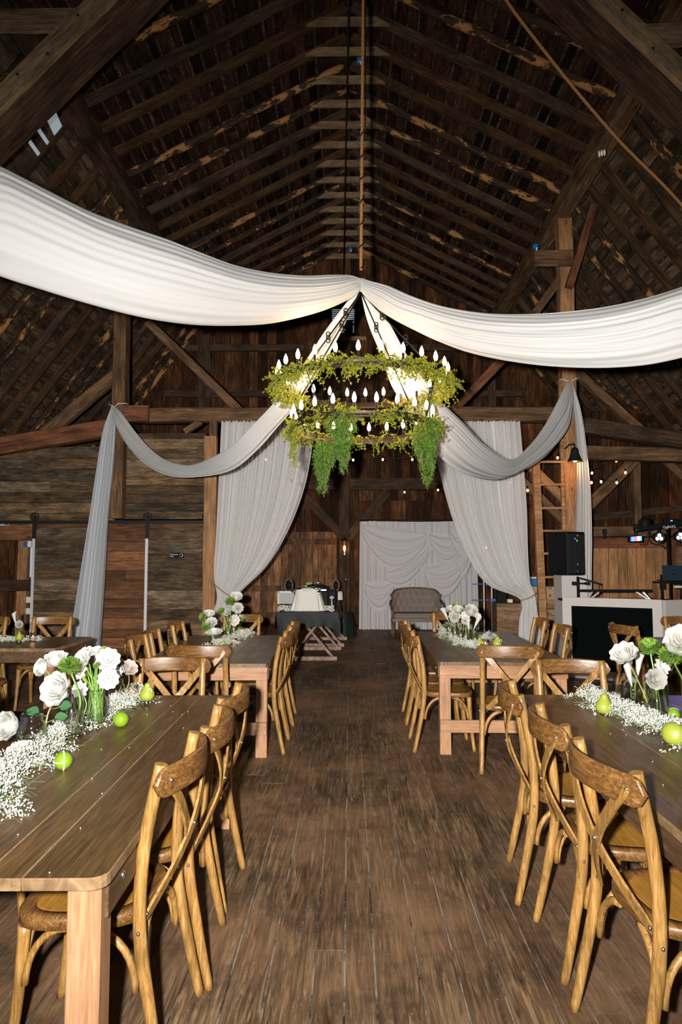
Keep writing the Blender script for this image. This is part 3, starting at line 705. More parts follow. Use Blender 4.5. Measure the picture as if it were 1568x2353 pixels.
# ------------------------------------------------------------------ tables
def table(name, x0, x1, y0, y1, label, planks, group, rz=0, edge=True, cut=.045, near_apron=True, dark=False):
    cx, cy = (x0+x1)/2, (y0+y1)/2; W, L = x1-x0, y1-y0
    t = thing(name, (cx, cy, 0), label, 'table', group, rz)
    m = MB(); xs = [-W/2]+[W/2-p for p in sorted(planks, reverse=True)]+[W/2]; zt = .760; th = .032
    for i in range(len(xs)-1):
        a, b = xs[i]+(.0015 if i else 0), xs[i+1]-(.0015 if i < len(xs)-2 else 0)
        ca = cut if i == 0 else 0; cb = cut if i == len(xs)-2 else 0
        pl = []
        def corner(xc, yc, a0, r_):
            if r_ <= 0: return [(xc, yc)]
            sx = 1 if math.cos(a0+PI/4) > 0 else -1; sy = 1 if math.sin(a0+PI/4) > 0 else -1
            return [(xc-sx*r_+r_*math.cos(a0+PI/2*k/4), yc-sy*r_+r_*math.sin(a0+PI/2*k/4)) for k in range(5)]
        pl = corner(b, L/2, 0, cb)+corner(a, L/2, PI/2, ca)+corner(a, -L/2, PI, ca)+corner(b, -L/2, 3*PI/2, cb)
        n = len(pl); e = .0022
        mx, my = (a+b)/2, 0
        top = [(x-math.copysign(e, x-mx), y-math.copysign(e, y), zt) for x, y in pl]
        vs = [(x, y, zt-th) for x, y in pl]+[(x, y, zt-.003) for x, y in pl]+top
        m.cm = 1; m.add(vs, [tuple(reversed(range(n)))]+[(k, (k+1) % n, n+(k+1) % n, n+k) for k in range(n)])
        m.cm = 1; b0 = len(m.v)-3*n
        for k in range(n): m.f.append((b0+n+k, b0+n+(k+1) % n, b0+2*n+(k+1) % n, b0+2*n+k)); m.sm.append(False); m.mi.append(1 if edge else 0)
        m.f.append(tuple(b0+2*n+k for k in range(n))); m.sm.append(False); m.mi.append(0)
    m.cm = 2
    for x in xs[1:-1]: m.box((x, 0, zt-.012), (.006, L-.01, .02))
    m.build('tabletop', [M['table'], M['tableedge'] if edge else M['table'], M['tableline']], t)
    lx, ly = W/2-.068, L/2-.085; lw = .092
    for sx in (-1, 1):
        for sy in (-1, 1):
            c = (sx*lx, sy*ly, .36); MB(c).box(c, (lw, .09, .72), bev=.004).build('leg', M['leg'], t, loc=c); KIDS[t.name][-1].location = c
    for sy in (-1, 1):
        if sy > 0 or near_apron:
            c = (0, sy*(ly+.055), .675); MB(c).box(c, (W-.04, .035, .105), bev=.003).build('end_apron', M['apron'] if dark else M['leg_x'], t); KIDS[t.name][-1].location = c
        if dark: continue
        c = (0, sy*(ly+.058), .235); q = MB(c).box(c, (2*lx+lw, .03, .10), bev=.003).build('stretcher', M['leg_x'], t); q.location = c
        m = MB()
        for sx in (-1, 1):
            for (dx, dz) in ((-.03, -.03), (.03, -.03), (-.03, .03), (.03, .03)): m.ball((sx*lx+dx, sy*.016, dz), .007, 7, 4, (1, .6, 1))
        m.build('bolt_head', M['rivet'], q)
    for sx in (-1, 1):
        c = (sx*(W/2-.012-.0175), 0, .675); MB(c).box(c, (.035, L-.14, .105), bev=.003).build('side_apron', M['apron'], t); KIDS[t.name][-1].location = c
    m = MB()
    for sx in (-1, 1):
        for sy in (-1, 1): m.ball((sx*(W/2-.011), sy*(L/2-.2), .68), .012, 8, 4, (.5, 1, 1))
    m.build('apron_bolt', M['rivet'], t)
    return t
PLK = [.22, .33, .54, .76]
gt = 'dark-topped farm tables'
table('farm_table', -1.70, -.67, 1.845, 4.28, 'large farm table with dark plank top in the front left, nearest the camera', PLK, gt, rz=.02, near_apron=False)
table('farm_table', 1.03, 2.10, 1.75, 4.32, 'large farm table with dark plank top in the front right, nearest the camera', PLK, gt, rz=-.008)
table('farm_table', -1.73, -.68, 5.56, 7.62, 'second farm table on the left of the aisle with a flower runner', PLK, gt, rz=.035, edge=False)
table('farm_table', .74, 1.83, 5.68, 8.02, 'second farm table on the right of the aisle, in front of the settee', PLK, gt, rz=-.015, edge=False)
table('farm_table', -5.2, -2.78, 6.48, 7.46, 'farm table by the sliding doors at the left edge of the photo', [.4, .9, 1.4, 1.9], gt, dark=True)
table('farm_table', 3.07, 5.3, 6.2, 7.5, 'purple-lit farm table in front of the booth at the right edge of the photo', [.4, .9, 1.4, 1.9], gt, edge=False, dark=True)

# ------------------------------------------------------------------ drapes
def crv(pts, u):
    n = len(pts)-1; f = min(max(u, 0), .99999)*n; i = int(f); u = f-i
    p0, p1, p2, p3 = pts[max(i-1, 0)], pts[i], pts[i+1], pts[min(i+2, n)]
    return .5*((2*p1)+(-p0+p2)*u+(2*p0-5*p1+4*p2-p3)*u*u+(-p0+3*p1-3*p2+p3)*u**3)
def swag(name, A, B, mat, label, seed, bulge=.28, folds=9, amp=.045, nu=110, nv=96, pinch=(1, 1), group='white swags tied to the chandelier hook'):
    """A: one edge, B: the other edge (world points, same count); cloth bellies out between them and returns behind"""
    r = random.Random(seed); ph = [r.uniform(0, 6.28) for _ in range(12)]; fr = [r.uniform(.8, 1.2) for _ in range(12)]
    org = A[len(A)//2].copy()
    def fn(u, v):
        a, b = crv(A, u), crv(B, u); w = (b-a).length
        tang = crv(A, min(u+.01, 1))-crv(A, max(u-.01, 0)); side = (b-a); nrm = tang.cross(side)
        if nrm.length < 1e-9: nrm = Vector((0,-1,0))
        nrm.normalize()
        if nrm.dot(CL-(a+b)/2) < 0: nrm = -nrm
        q = v*1.75            # 0..1 front, 1..1.75 back
        if q <= 1: base = a.lerp(b, q); off = bulge*w*math.sin(PI*q)**.8
        else: k = q-1; base = b.lerp(a, k); off = -bulge*.55*w*math.sin(PI*min(k, 1))
        vv = v+.02*math.sin(u*5+ph[7])
        f = 0
        for k in range(3):
            nf = folds*(.55, 1.0, 2.1)[k]*fr[k]
            f += (1.0, .8, .35)[k]*(abs(math.sin(PI*nf*vv+ph[k]+1.2*math.sin(u*3.1+ph[k+4])*(.5)))-.6)
        f *= amp*(w*.75+.06)*(.75+.35*math.sin(u*4+ph[9]+v*7))
        fine = .0035*math.sin(v*130+ph[10]+math.sin(u*7)*2)*(1 if w > .12 else .4)
        return base+nrm*(off+f+fine)+side.normalized()*f*.5
    m = MB(org).grid(fn, nu, nv)
    return tag(m.build(name, mat), label, 'drape', group)
def path_t(px, p0, p1):
    a = (px-803)/F; dx, dy = p1[0]-p0[0], p1[1]-p0[1]
    return (a*p0[1]-p0[0])/(dx-a*dy)
HK = (.10, 5.7)
def edges(pairs, p0, p1, extra=()):
    A, B = [], []
    for (ax, ay, bx, by) in pairs:
        Y = p0[1]+(p1[1]-p0[1])*path_t((ax+bx)/2, p0, p1); A.append(P(ax, ay, Y)); B.append(P(bx, by, Y))
    for (t_, za, zb_) in extra:
        x, y = p0[0]+(p1[0]-p0[0])*t_, p0[1]+(p1[1]-p0[1])*t_; A.append(Vector((x, y, za))); B.append(Vector((x, y, zb_)))
    return A, B
pr = [(828, 640, 828, 668), (800, 632, 812, 684), (760, 631, 760, 709), (700, 633, 700, 728), (620, 626, 620, 745), (540, 609, 540, 750), (460, 580, 460, 749), (380, 548, 380, 741), (300, 520, 300, 726), (200, 482, 200, 700), (100, 432, 100, 670), (0, 381, 0, 638), (-120, 325, -120, 590)]
A, B = edges(pr, HK, (-3.6, 1.0), [(.72, 3.86, 3.50), (.86, 4.15, 3.95), (1.0, 4.5, 4.42)])
swag('ceiling_drape', A, B, M['drape'], 'wide white swag sweeping from the chandelier hook to the upper left', 1, .30, 5, .075, nu=140)
pr = [(830, 638, 829, 664), (850, 645, 855, 697), (890, 656, 890, 726), (940, 678, 950, 758), (1000, 699, 1000, 782), (1060, 712, 1060, 806), (1125, 720, 1125, 823), (1200, 722, 1200, 836), (1278, 719, 1278, 844), (1380, 708, 1380, 847), (1480, 687, 1480, 841), (1568, 660, 1568, 824), (1660, 628, 1660, 800)]
A, B = edges(pr, HK, (3.7, 1.5), [(.66, 3.30, 3.0), (.82, 3.72, 3.55), (1.0, 4.4, 4.32)])
swag('ceiling_drape', A, B, M['drape'], 'wide white swag sweeping from the chandelier hook to the upper right', 2, .30, 6, .07, nu=140)
pr = [(825, 655, 831, 662), (800, 690, 817, 690), (747, 760, 786, 763), (701, 830, 745, 836), (661, 881, 714, 886), (628, 925, 688, 925), (580, 975, 640, 980), (536, 1020, 590, 1036), (490, 1048, 530, 1082), (436, 1068, 448, 1097), (385, 1058, 388, 1094), (345, 1030, 340, 1072), (312, 993, 305, 1040), (280, 950, 280, 1000), (264, 934, 266, 960), (259, 930, 262, 938)]
A, B = edges(pr, HK, (-3.75, 10.82))
swag('ceiling_drape', A, B, M['drape'], 'long white swag running from the chandelier back to the far left post', 3, .22, 5, .10)
pr = [(834, 650, 828, 662), (870, 700, 838, 715), (900, 748, 851, 759), (937, 815, 877, 823), (985, 881, 899, 887), (1014, 922, 940, 950), (1062, 968, 1000, 1040), (1115, 1022, 1062, 1085), (1175, 1055, 1139, 1102), (1212, 1028, 1195, 1085), (1240, 995, 1232, 1066), (1265, 955, 1262, 1040), (1286, 915, 1283, 1005), (1302, 884, 1302, 940), (1310, 874, 1314, 890)]
A, B = edges(pr, HK, (3.55, 10.75))
swag('ceiling_drape', A, B, M['drape'], 'long white swag running from the chandelier back to the far right post', 4, .22, 5, .10)
def tail(L, Rr, Y0, Y1, label, seed, mat):
    A = [P(x, y, Y0+(Y1-Y0)*i/(len(L)-1)) for i, (x, y) in enumerate(L)]; B = [P(x, y, Y0+(Y1-Y0)*i/(len(Rr)-1)) for i, (x, y) in enumerate(Rr)]
    r = random.Random(seed); ph = [r.uniform(0, 6) for _ in range(5)]
    def fn(u, v):
        a, b = crv(A, u), crv(B, u); p = a.lerp(b, v); w = (b-a).length
        p.y += .25*w*math.sin(v*2*PI*4+ph[0]+u)+.1*w*math.sin(v*2*PI*9+ph[1]) + .06*w*math.sin(v*PI*23+ph[2]); return p
    return tag(MB(A[0]).grid(fn, 60, 90).build('drape_tail', mat), label, 'drape', 'sheer drape tails hanging from the posts')
tail([(258, 932), (240, 990), (226, 1080), (212, 1180), (196, 1290), (180, 1400), (160, 1528)], [(264, 936), (266, 990), (260, 1080), (250, 1180), (244, 1290), (238, 1400), (230, 1528)], 10.78, 10.4, 'narrow sheer drape tail falling from the far left post to the floor', 5, M['tail'])
tail([(1308, 876), (1318, 940), (1325, 1020), (1326, 1120), (1322, 1230), (1318, 1340), (1315, 1520)], [(1314, 876), (1333, 940), (1345, 1020), (1354, 1120), (1357, 1230), (1356, 1340), (1360, 1520)], 10.75, 10.6, 'narrow sheer drape tail hanging from the far right post behind the speaker', 6, M['drape'])
for (x, y, xx, lab) in ((262, 936, xl, 'white tie cord round the far left post'), (1312, 878, xr, 'white tie cord round the far right post')):
    c = P(x, y, 10.8); pts = [c, c+Vector((.08, -.02, .06)), Vector((xx+.14, FY-.14, c.z+.08)), Vector((xx+.14, FY+.14, c.z+.08)), Vector((xx-.14, FY+.14, c.z+.08)), Vector((xx-.14, FY-.14, c.z+.07)), c]
    tag(MB(c).tube(pts, .007, 6).build('tie_cord', M['white']), lab, 'cord')
def curtain(name, Lp, Rp, Y, mat, label, seed, pleats=26, tie=None):
    r = random.Random(seed); ph = [r.uniform(0, 6.28) for _ in range(6)]
    ys = [p[0] for p in Lp]; A = [P(x, y, Y) for (y, x) in Lp]; B = [P(x, y, Y) for (y, x) in Rp]; w0 = (A[0]-B[0]).length
    def fn(u, v):
        a, b = crv(A, u), crv(B, u); w = (b-a).length; vv = v+.012*math.sin(9*v*2*PI+ph[3])+.02*math.sin(3*v*2*PI+ph[4])
        p = a.lerp(b, vv); k = .35+.65*min(1, w/w0)
        p.y += k*(.05*math.sin(vv*2*PI*pleats+ph[0])+.03*math.sin(vv*2*PI*pleats*.43+ph[1]+u*1.5)+.012*math.sin(vv*2*PI*pleats*2.3+ph[2])); return p
    return tag(MB(A[0]).grid(fn, 60, pleats*12).build(name, mat), label, 'curtain', 'tied-back sheer curtains')
YC = 10.85
curtain('tied_curtain', [(968, 506), (1100, 500), (1230, 494), (1320, 490), (1374, 498), (1420, 486), (1526, 470)], [(968, 722), (1100, 702), (1210, 664), (1300, 612), (1374, 542), (1420, 552), (1526, 566)], YC, M['sheer'], 'sheer pleated curtain left of the aisle, gathered to the left post', 1)
curtain('tied_curtain', [(968, 985), (1080, 1010), (1190, 1040), (1290, 1082), (1345, 1124), (1378, 1196), (1430, 1193), (1526, 1190)], [(968, 1172), (1080, 1178), (1190, 1186), (1270, 1200), (1330, 1215), (1364, 1230), (1430, 1240), (1526, 1262)], YC, M['sheer'], 'sheer pleated curtain right of the aisle, gathered to the ladder', 2)
curtain('side_curtain', [(968, 1130), (1150, 1150), (1300, 1180), (1400, 1200), (1526, 1200)], [(968, 1198), (1150, 1212), (1300, 1216), (1400, 1228), (1526, 1250)], YC+.12, M['sheer'], 'thin straight sheer panel behind the right tied curtain', 3, 7)
for (x0, y0, x1, y1, lab) in ((545, 1376, 492, 1342, 'thin rope tying back the left sheer curtain'), (1196, 1380, 1238, 1358, 'thin rope tying back the right sheer curtain')):
    a = P(x0, y0, YC-.1); b = P(x1, y1, YC-.02); pts = [a+(b-a)*k/8+Vector((0, -.06*math.sin(PI*k/8), -.02*math.sin(PI*k/8))) for k in range(9)]
    tag(MB(a).tube(pts, .008, 6).build('tieback_rope', M['rope']), lab, 'rope')
# backdrop behind the settee
YD = 15.7
bd = thing('backdrop', (P(960, 1445, YD).x, YD, 0), 'white draped fabric backdrop hung on a frame behind the settee', 'backdrop')
a, b = P(826, 1197, YD), P(1096, 1197, YD); X0, X1, ZT = a.x-bd.location.x, b.x-bd.location.x, a.z
m = MB(); m.tube([(X0, 0, ZT+.01), (X1, 0, ZT+.01)], .02, 8)
for x in (X0+.02, X1-.02): m.tube([(x, .1, 0), (x, .03, ZT)], .02, 8)
m.build('frame', M['iron'], bd)
m = MB().grid(lambda u, v: Vector((X0+(X1-X0)*v+.05*(u-.5)*(v-.5), .022*math.sin(v*2*PI*21)*(.6+.5*u)+.02*math.sin(v*40+u*2)-.05*u, (ZT-.03*math.sin(v*PI))*(1-u)+.01)), 30, 360)
m.build('backdrop_panel', M['backdrop'], bd)
def cowl(x0, z0, x1, z1, drop, seed):
    def fn(u, v):
        x = x0+(x1-x0)*u; zt = z0+(z1-z0)*u; sag = math.sin(PI*u)**.75
        d = .03+drop*sag*(v**.9)+.18*(1-sag)*v
        f = .022*math.sin(v*2*PI*4+seed)*sag+.05*math.sin(PI*v)
        return Vector((x, -.10-f-.02*v, zt-d))
    MB().grid(fn, 40, 60).build('backdrop_swag', M['backdrop'], bd)
def bp(px, py): q = P(px, py, YD); return q.x-bd.location.x, q.z
for (xa, ya, xb, yb, dr, sd) in ((830, 1202, 978, 1222, .95, 0), (886, 1308, 985, 1250, .62, 1), (838, 1335, 905, 1330, .7, 2), (985, 1222, 1062, 1225, .75, 3), (975, 1300, 1075, 1265, .85, 4), (1030, 1205, 1092, 1200, 1.3, 5)):
    x0, z0 = bp(xa, ya); x1, z1 = bp(xb, yb); cowl(x0, z0, x1, z1, dr, sd)
# settee
YS = 14.5; sp = P(958, 1450, YS); st = thing('settee', (sp.x, YS, 0), 'taupe button-tufted settee with wooden frame before the white backdrop', 'settee')
def tuft(u, v):
    x = -.53+1.06*u; top = .93+.05*math.sin(PI*u)-.10*max(0, abs(u-.5)*2-.8)/.2; z = .44+(top-.44)*v
    b = .02*abs(math.sin(u*PI*8+(0 if int(v*3.2) % 2 else PI/2)))*abs(math.sin(v*PI*3.2))
    return Vector((x, .28-.22*(abs(x)/.53)**5-b*1.6+.08*v, z))
MB().grid(tuft, 90, 40).build('backrest', M['sofa'], st)
m = MB()
for r_ in range(3):
    for k in range(8 if r_ % 2 else 7): u = (k+(.5 if r_ % 2 else 1))/8; q = tuft(u, (r_+.5)/3.2); m.ball((q.x, q.y-.01, q.z), .011, 7, 5)
bt = m.build('button', M['sofa'], st); bt['kind'] = 'stuff'
MB().box((0, 0, .42), (1.0, .52, .12), bev=.04).build('seat_cushion', M['sofa'], st)
m = MB(); m.tube([Vector((tuft(u/24, 1))) for u in range(25)], .022, 8); m.box((0, -.26, .34), (1.04, .03, .06)); m.box((0, .2, .34), (1.04, .03, .06)); m.build('frame', M['sofawood'], st)
for s_ in (-1, 1):
    m = MB(); m.tube([(s_*.53, .12, .72), (s_*.56, -.05, .66), (s_*.55, -.22, .62), (s_*.52, -.26, .5), (s_*.52, -.25, .36)], .026, 8); m.build('armrest', M['sofawood'], st)
    for yy in (-.25, .24): MB().tube([(s_*.5, yy, .34), (s_*.5, yy-.01, .12), (s_*.51, yy-.02, 0)], [.028, .018, .016], 8).build('leg', M['sofawood'], st)

# ------------------------------------------------------------------ chandelier
CX, CYc = P(833, 900, 5.7).x, 5.7; ZU, ZL = 3.06, 2.70; RU, RL = .72, .595
ch = thing('chandelier', (CX, CYc, ZL), 'two-ring black iron chandelier with lit candle bulbs hanging over the aisle', 'chandelier')
def bandring(Rr, z, h, nm):
    m = MB(); m.lathe([(Rr-.012, z-h/2), (Rr+.004, z-h/2), (Rr+.012, z-h/2+.01), (Rr+.004, z-h/2+.02), (Rr+.004, z+h/2-.008), (Rr+.012, z+h/2), (Rr-.012, z+h/2), (Rr-.012, z-h/2)], 96)
    return m.build(nm, M['bronze'], ch)
ru = bandring(RU, ZU-ZL, .055, 'upper_ring'); rl = bandring(RL, 0, .055, 'lower_ring')
for (Rr, z, n, ph, ring) in ((RU, ZU-ZL, 26, .06, ru), (RL, 0, 22, .02, rl)):
    for k in range(n):
        a = 2*PI*k/n+ph; c = Vector((Rr*math.cos(a), Rr*math.sin(a), z+.02))
        cp = MB().lathe([(.016, 0), (.017, .008), (.0095, .012), (.0095, .068), (.0085, .07)], 10).build('candle_cup', M['iron'], ch, loc=c)
        MB().lathe([(.006, .068), (.0125, .078), (.0172, .094), (.0168, .108), (.012, .128), (.006, .142), (.0008, .152)], 12).build('candle_bulb', M['bulb'], cp)
top = Vector((P(830, 668, CYc).x-CX, 0, P(830, 672, CYc).z-ZL)); m = MB(); mr = MB()
for k in range(4):
    a = PI/4+k*PI/2+.12; q = Vector((RU*math.cos(a), RU*math.sin(a), ZU-ZL)); q2 = Vector((RL*math.cos(a+.1), RL*math.sin(a+.1), .02))
    m.tube([top, q], .0065, 6); MB().tube([q, q2], .005, 6).build('ring_rod', M['iron'], ch)
    for f in (.3, .62):
        c = top.lerp(q, f)
        for j in (-.025, .0, .025): m.tube([c+Vector((.016*math.cos(w*PI/4), 0 if j else .0, .02*math.sin(w*PI/4)+j)) for w in range(8)], .005, 5, closed=True)
m.build('hanging_rod', M['iron'], ch)
m = MB(); m.tube([top, top+Vector((0, 0, .12))], .012, 8); m.tube([top+Vector((.018*math.cos(w*PI/6), 0, .17+.055*math.sin(w*PI/6))) for w in range(12)], .006, 6, closed=True); m.build('hook', M['steel'], ch)
for k in range(8):
    a = 2*PI*k/8+.2; rr_ = (RU if k % 2 else RL); ld = bpy.data.lights.new('bulb_glow', 'POINT'); ld.energy = 6; ld.color = (1, .66, .34); ld.shadow_soft_size = .05
    lo = bpy.data.objects.new('bulb_glow', ld); COL.objects.link(lo); lo.parent = ch; lo.location = ((rr_-.07)*math.cos(a), (rr_-.07)*math.sin(a), (ZU-ZL if k % 2 else 0)+.13)
# garlands
def leaf(mb, p, d, n, L, Wd):
    d = d.normalized(); s = d.cross(n)
    if s.length < 1e-4: return
    s.normalize(); nn = s.cross(d)
    mb.add([p, p+d*L*.5+s*Wd*.5+nn*L*.06, p+d*L, p+d*L*.5-s*Wd*.5+nn*L*.06], [(0, 1, 2, 3)])
def rv(r): return Vector((r.gauss(0, 1), r.gauss(0, 1), r.gauss(0, 1)))
def ring_garland(Rr, z, n, seed, skip, label):
    r = random.Random(seed); m = MB((CX, CYc, z))
    for k in range(n):
        a = r.uniform(0, 2*PI); dens = .15+.85*math.sin(a*5+seed)*math.sin(a*2.3+1)
        if skip(a) > r.random()+dens*.35: continue
        base = Vector((CX+(Rr+r.gauss(0, .022))*math.cos(a), CYc+(Rr+r.gauss(0, .022))*math.sin(a), z+r.gauss(0, .02)-.01))
        d = Vector((math.cos(a), math.sin(a), 0))*r.uniform(-.6, 1)+Vector((-math.sin(a), math.cos(a), 0))*r.uniform(-1, 1)+Vector((0, 0, r.uniform(-1.1, .5))); d.normalize()
        L = r.uniform(.04, .13); pts = [base+d*L*i/4+Vector((0, 0, -.02*(i/4)**2)) for i in range(5)]
        m.cm = 1; m.tube([pts[0], pts[2], pts[4]], .0012, 3, cap=False); m.cm = 0
        for i in range(1, 5):
            for s in range(4): leaf(m, pts[i], rv(r)+d*.8, rv(r), r.uniform(.013, .025), r.uniform(.010, .017))
    o = m.build('greenery_garland', [M['green_bulb_lit'], M['fine']]); return tag(o, label, 'garland', 'garlands on the chandelier')
ring_garland(RU, ZU+.02, 1050, 1, lambda a: .85 if .9 < a < 2.3 else (.35 if 5.2 > a > 4.2 and int(a*9) % 3 == 0 else .1), 'leafy garland tinted bulb-lit yellow-green, wound round the upper chandelier ring')
ring_garland(RL, ZL+.02, 640, 2, lambda a: .55 if int(a*7) % 3 == 0 else .12, 'leafy garland tinted bulb-lit yellow-green, wound round the lower chandelier ring')
def hanging(px, ytop, ybot, Y, rad, n, seed, label, mat, shape=None):
    r = random.Random(seed); a = P(px, ytop, Y); b = P(px, ybot, Y); H = a.z-b.z; m = MB(a); ns = 11
    strands = []
    for k in range(ns):
        an = r.uniform(0, 2*PI); q = rad*math.sqrt(r.random()); L = H*(r.uniform(.55, 1.0) if k else 1.0)*(1-.35*q/rad)
        strands.append((q*math.cos(an), q*math.sin(an), L, r.uniform(-.03, .03)))
    for k in range(n):
        x, y, L, dr = r.choice(strands); f = r.random()**.85; sh = (1-f)**.5*.7+.3
        p = a+Vector((x*(.6+.8*math.sin(PI*min(1, f*1.1+.1)))+dr*f+.012*math.sin(f*20+x*90), y+.01*math.cos(f*17+y*70), -L*f))+rv(r)*.014*sh
        if r.random() < .12: m.cm = 1; m.tube([p, p+Vector((r.gauss(0, .008), r.gauss(0, .008), -.04))], .001, 3, cap=False); m.cm = 0
        leaf(m, p, rv(r)+Vector((0, 0, -.8)), rv(r), r.uniform(.011, .02), r.uniform(.008, .012))
    return tag(m.build('hanging_vine', [mat, M['fine']]), label, 'vine', 'vines hanging from the lower chandelier ring')
hanging(783, 948, 1122, 5.12, .078, 4300, 1, 'bushy bright green vine bunch hanging at the near side of the chandelier', M['green'])
hanging(738, 1018, 1168, 5.3, .062, 3300, 2, 'dense green vine bunch tapering lowest on the left of the chandelier', M['green'])
hanging(981, 965, 1172, 5.4, .075, 4300, 3, 'dense green vine bunch hanging at the right end of the chandelier', M['green'])
hanging(672, 980, 1122, 5.75, .024, 700, 4, 'thin sparse vine strand hanging at the left end of the chandelier', M['green_bulb_lit'])
# ropes and cables
def rope(pts, rad, label, name='rope', mat=None):
    m = MB(pts[0]); P_ = [Vector(p) for p in pts]; L = sum((P_[i+1]-P_[i]).length for i in range(len(P_)-1)); n = int(L/.02)
    for s in range(3):
        out = []
        for i in range(n+1):
            c = crv(P_, i/n); t_ = (crv(P_, min(i/n+.002, 1))-crv(P_, max(i/n-.002, 0))).normalized(); u = t_.cross(Vector((0, 1, .01))).normalized(); v = t_.cross(u)
            a = i*.02/.10*2*PI+s*2*PI/3; out.append(c+(u*math.cos(a)+v*math.sin(a))*rad*.5)
        m.tube(out, rad*.55, 5)
    return tag(m.build(name, mat or M['rope']), label, 'rope')
hk = Vector((CX+top.x, CYc, ZL+top.z+.2))
rope([hk, hk+Vector((.015, 0, 1.5)), hk+Vector((.03, .02, 3)), hk+Vector((.05, .05, 5.2))], .016, 'thick orange-brown rope holding up the chandelier')
c = [hk+Vector((.03*math.sin(i*1.9), -.028*math.cos(i*1.9), i*.06)) for i in range(22)]+[hk+Vector((.04+.001*i, -.01, 1.3+i*.4)) for i in range(10)]
tag(MB(hk).tube([crv(c, k/260) for k in range(261)], .006, 6).build('power_cable', M['cableb']), 'black power cable twisted round the chandelier rope', 'cable')
a = P(803, 0, 8.5); b = P(796, 300, 11.5); c = P(790, 640, 16.3)
tag(MB(a).tube([P(806, -200, 7.6), a, b, c], .014, 6).build('power_cable', M['cableb']), 'straight black cable run under the collar ties left of the rope', 'cable')
rope([P(1090, -120, 6.8), P(1165, 2, 7.0), P(1235, 96, 7.2), P(1330, 215, 7.5), P(1430, 330, 7.8), P(1530, 430, 8.0), P(1620, 530, 8.2)], .02, 'slack old rope looping across the upper right of the roof')
m = MB(P(1384, 352, 8.1)); c = P(1384, 352, 8.1)
for s_ in (-.03, 0, .03): m.lathe([(.03, s_-.01), (.045, s_), (.03, s_+.01)], 14, c, Euler((.5, PI/2, 0)).to_matrix())
tag(m.build('insulator', M['white']), 'white ceramic insulator on the right purlin', 'insulator')
for (x, y, Y, lab) in ((300, 477, 10.6, 'small blue clamp by the left purlin above the wide swag'), (828, 141, 8.6, 'small blue clamp on the chandelier rope near the ridge'), (1231, 568, 10.6, 'small blue clamp over the right bracket board'), (806, 574, 15.4, 'small blue clamp far back under the ridge')):
    t = thing('clamp', P(x, y, Y), lab, 'clamp', 'blue string-light clamps')
    MB().box((0, 0, .01), (.09, .06, .075), bev=.012).build('clamp_body', M['blue'], t); MB().box((.01, -.03, -.045), (.02, .02, .04)).build('clamp_pin', M['white'], t)

# ------------------------------------------------------------------ table decorations
def breath(label, spine, width, n, seed, hgt=.07, br=.0040):
    r = random.Random(seed); org = spine[0]; m = MB(org); S = [Vector(p) for p in spine]
    cl = []
    for k in range(n//9):
        u = r.random(); c = crv(S, u); t_ = (crv(S, min(u+.02, 1))-crv(S, max(u-.02, 0))).normalized(); sd = t_.cross(Vector((0,0,1)))
        o = r.gauss(0, .36)*width*(.8+.3*math.sin(u*23+seed)); c = c+sd*o; hh = hgt*math.exp(-(o/width*1.6)**2)
        c.z = spine[0].z+.004+r.random()*hh; cl.append(c)
        g_ = c+Vector((r.gauss(0, .03), r.gauss(0, .03), -min(c.z-spine[0].z, .01))); g_.z = max(g_.z, spine[0].z+.002)
        m.cm = 1; m.tube([g_, (g_+c)/2+Vector((0, 0, .008)), c], .0008, 3, cap=False)
        m.cm = 0
        for j in range(9):
            p = c+Vector((r.gauss(0, .011), r.gauss(0, .011), r.gauss(.003, .007))); p.z = max(p.z, spine[0].z+br)
            q = br*r.uniform(.6, 1.2); vs = [p+Vector(v)*q for v in ((1,0,0), (-1,0,0), (0,1,0), (0,-1,0), (0,0,1), (0,0,-1))]
            m.add(vs, [(0,2,4), (2,1,4), (1,3,4), (3,0,4), (2,0,5), (1,2,5), (3,1,5), (0,3,5)], False)
            if j % 3 == 0: m.cm = 1; m.tube([c, p], .0006, 3, cap=False); m.cm = 0
    for k in range(n//22):
        u = r.random(); c = crv(S, u); a = r.uniform(0, 6.28); d = Vector((math.cos(a), math.sin(a), r.uniform(0, .12)))*r.uniform(.05, .11); p = c+Vector((r.gauss(0, width*.3), r.gauss(0, width*.3), .006))
        m.cm = 1; m.tube([p, p+d*.5+Vector((0, 0, .01)), p+d], .0011, 3, cap=False)
    m.cm = 0
    return tag(m.build('gypsophila_runner', [M['bloomlet'], M['fine']]), label, 'flowers', kind='stuff')
T0 = lambda x, y: PZ(x, y, .761)
breath('white gypsophila runner down the middle of the front left table', [T0(-60, 1900), T0(20, 1790), T0(120, 1710), T0(215, 1655), T0(275, 1625), T0(315, 1600)], .17, 9000, 1)
breath('white gypsophila runner along the front right table', [T0(1352, 1602), T0(1400, 1628), T0(1470, 1655), T0(1540, 1685), T0(1620, 1720), T0(1720, 1760)], .17, 8000, 2)
breath('white gypsophila runner on the second left table', [T0(450, 1512), T0(490, 1492), T0(520, 1478), T0(548, 1466), T0(568, 1458)], .17, 3600, 3, .06, .0042)
breath('white gypsophila runner on the second right table', [T0(1015, 1456), T0(1035, 1468), T0(1062, 1480), T0(1085, 1490), T0(1110, 1478), T0(1125, 1466)], .13, 3800, 4, .06, .0042)
breath('small patch of white gypsophila on the far left table', [T0(-10, 1474), T0(22, 1474), T0(55, 1473), T0(92, 1472)], .14, 1200, 5, .05, .0045)
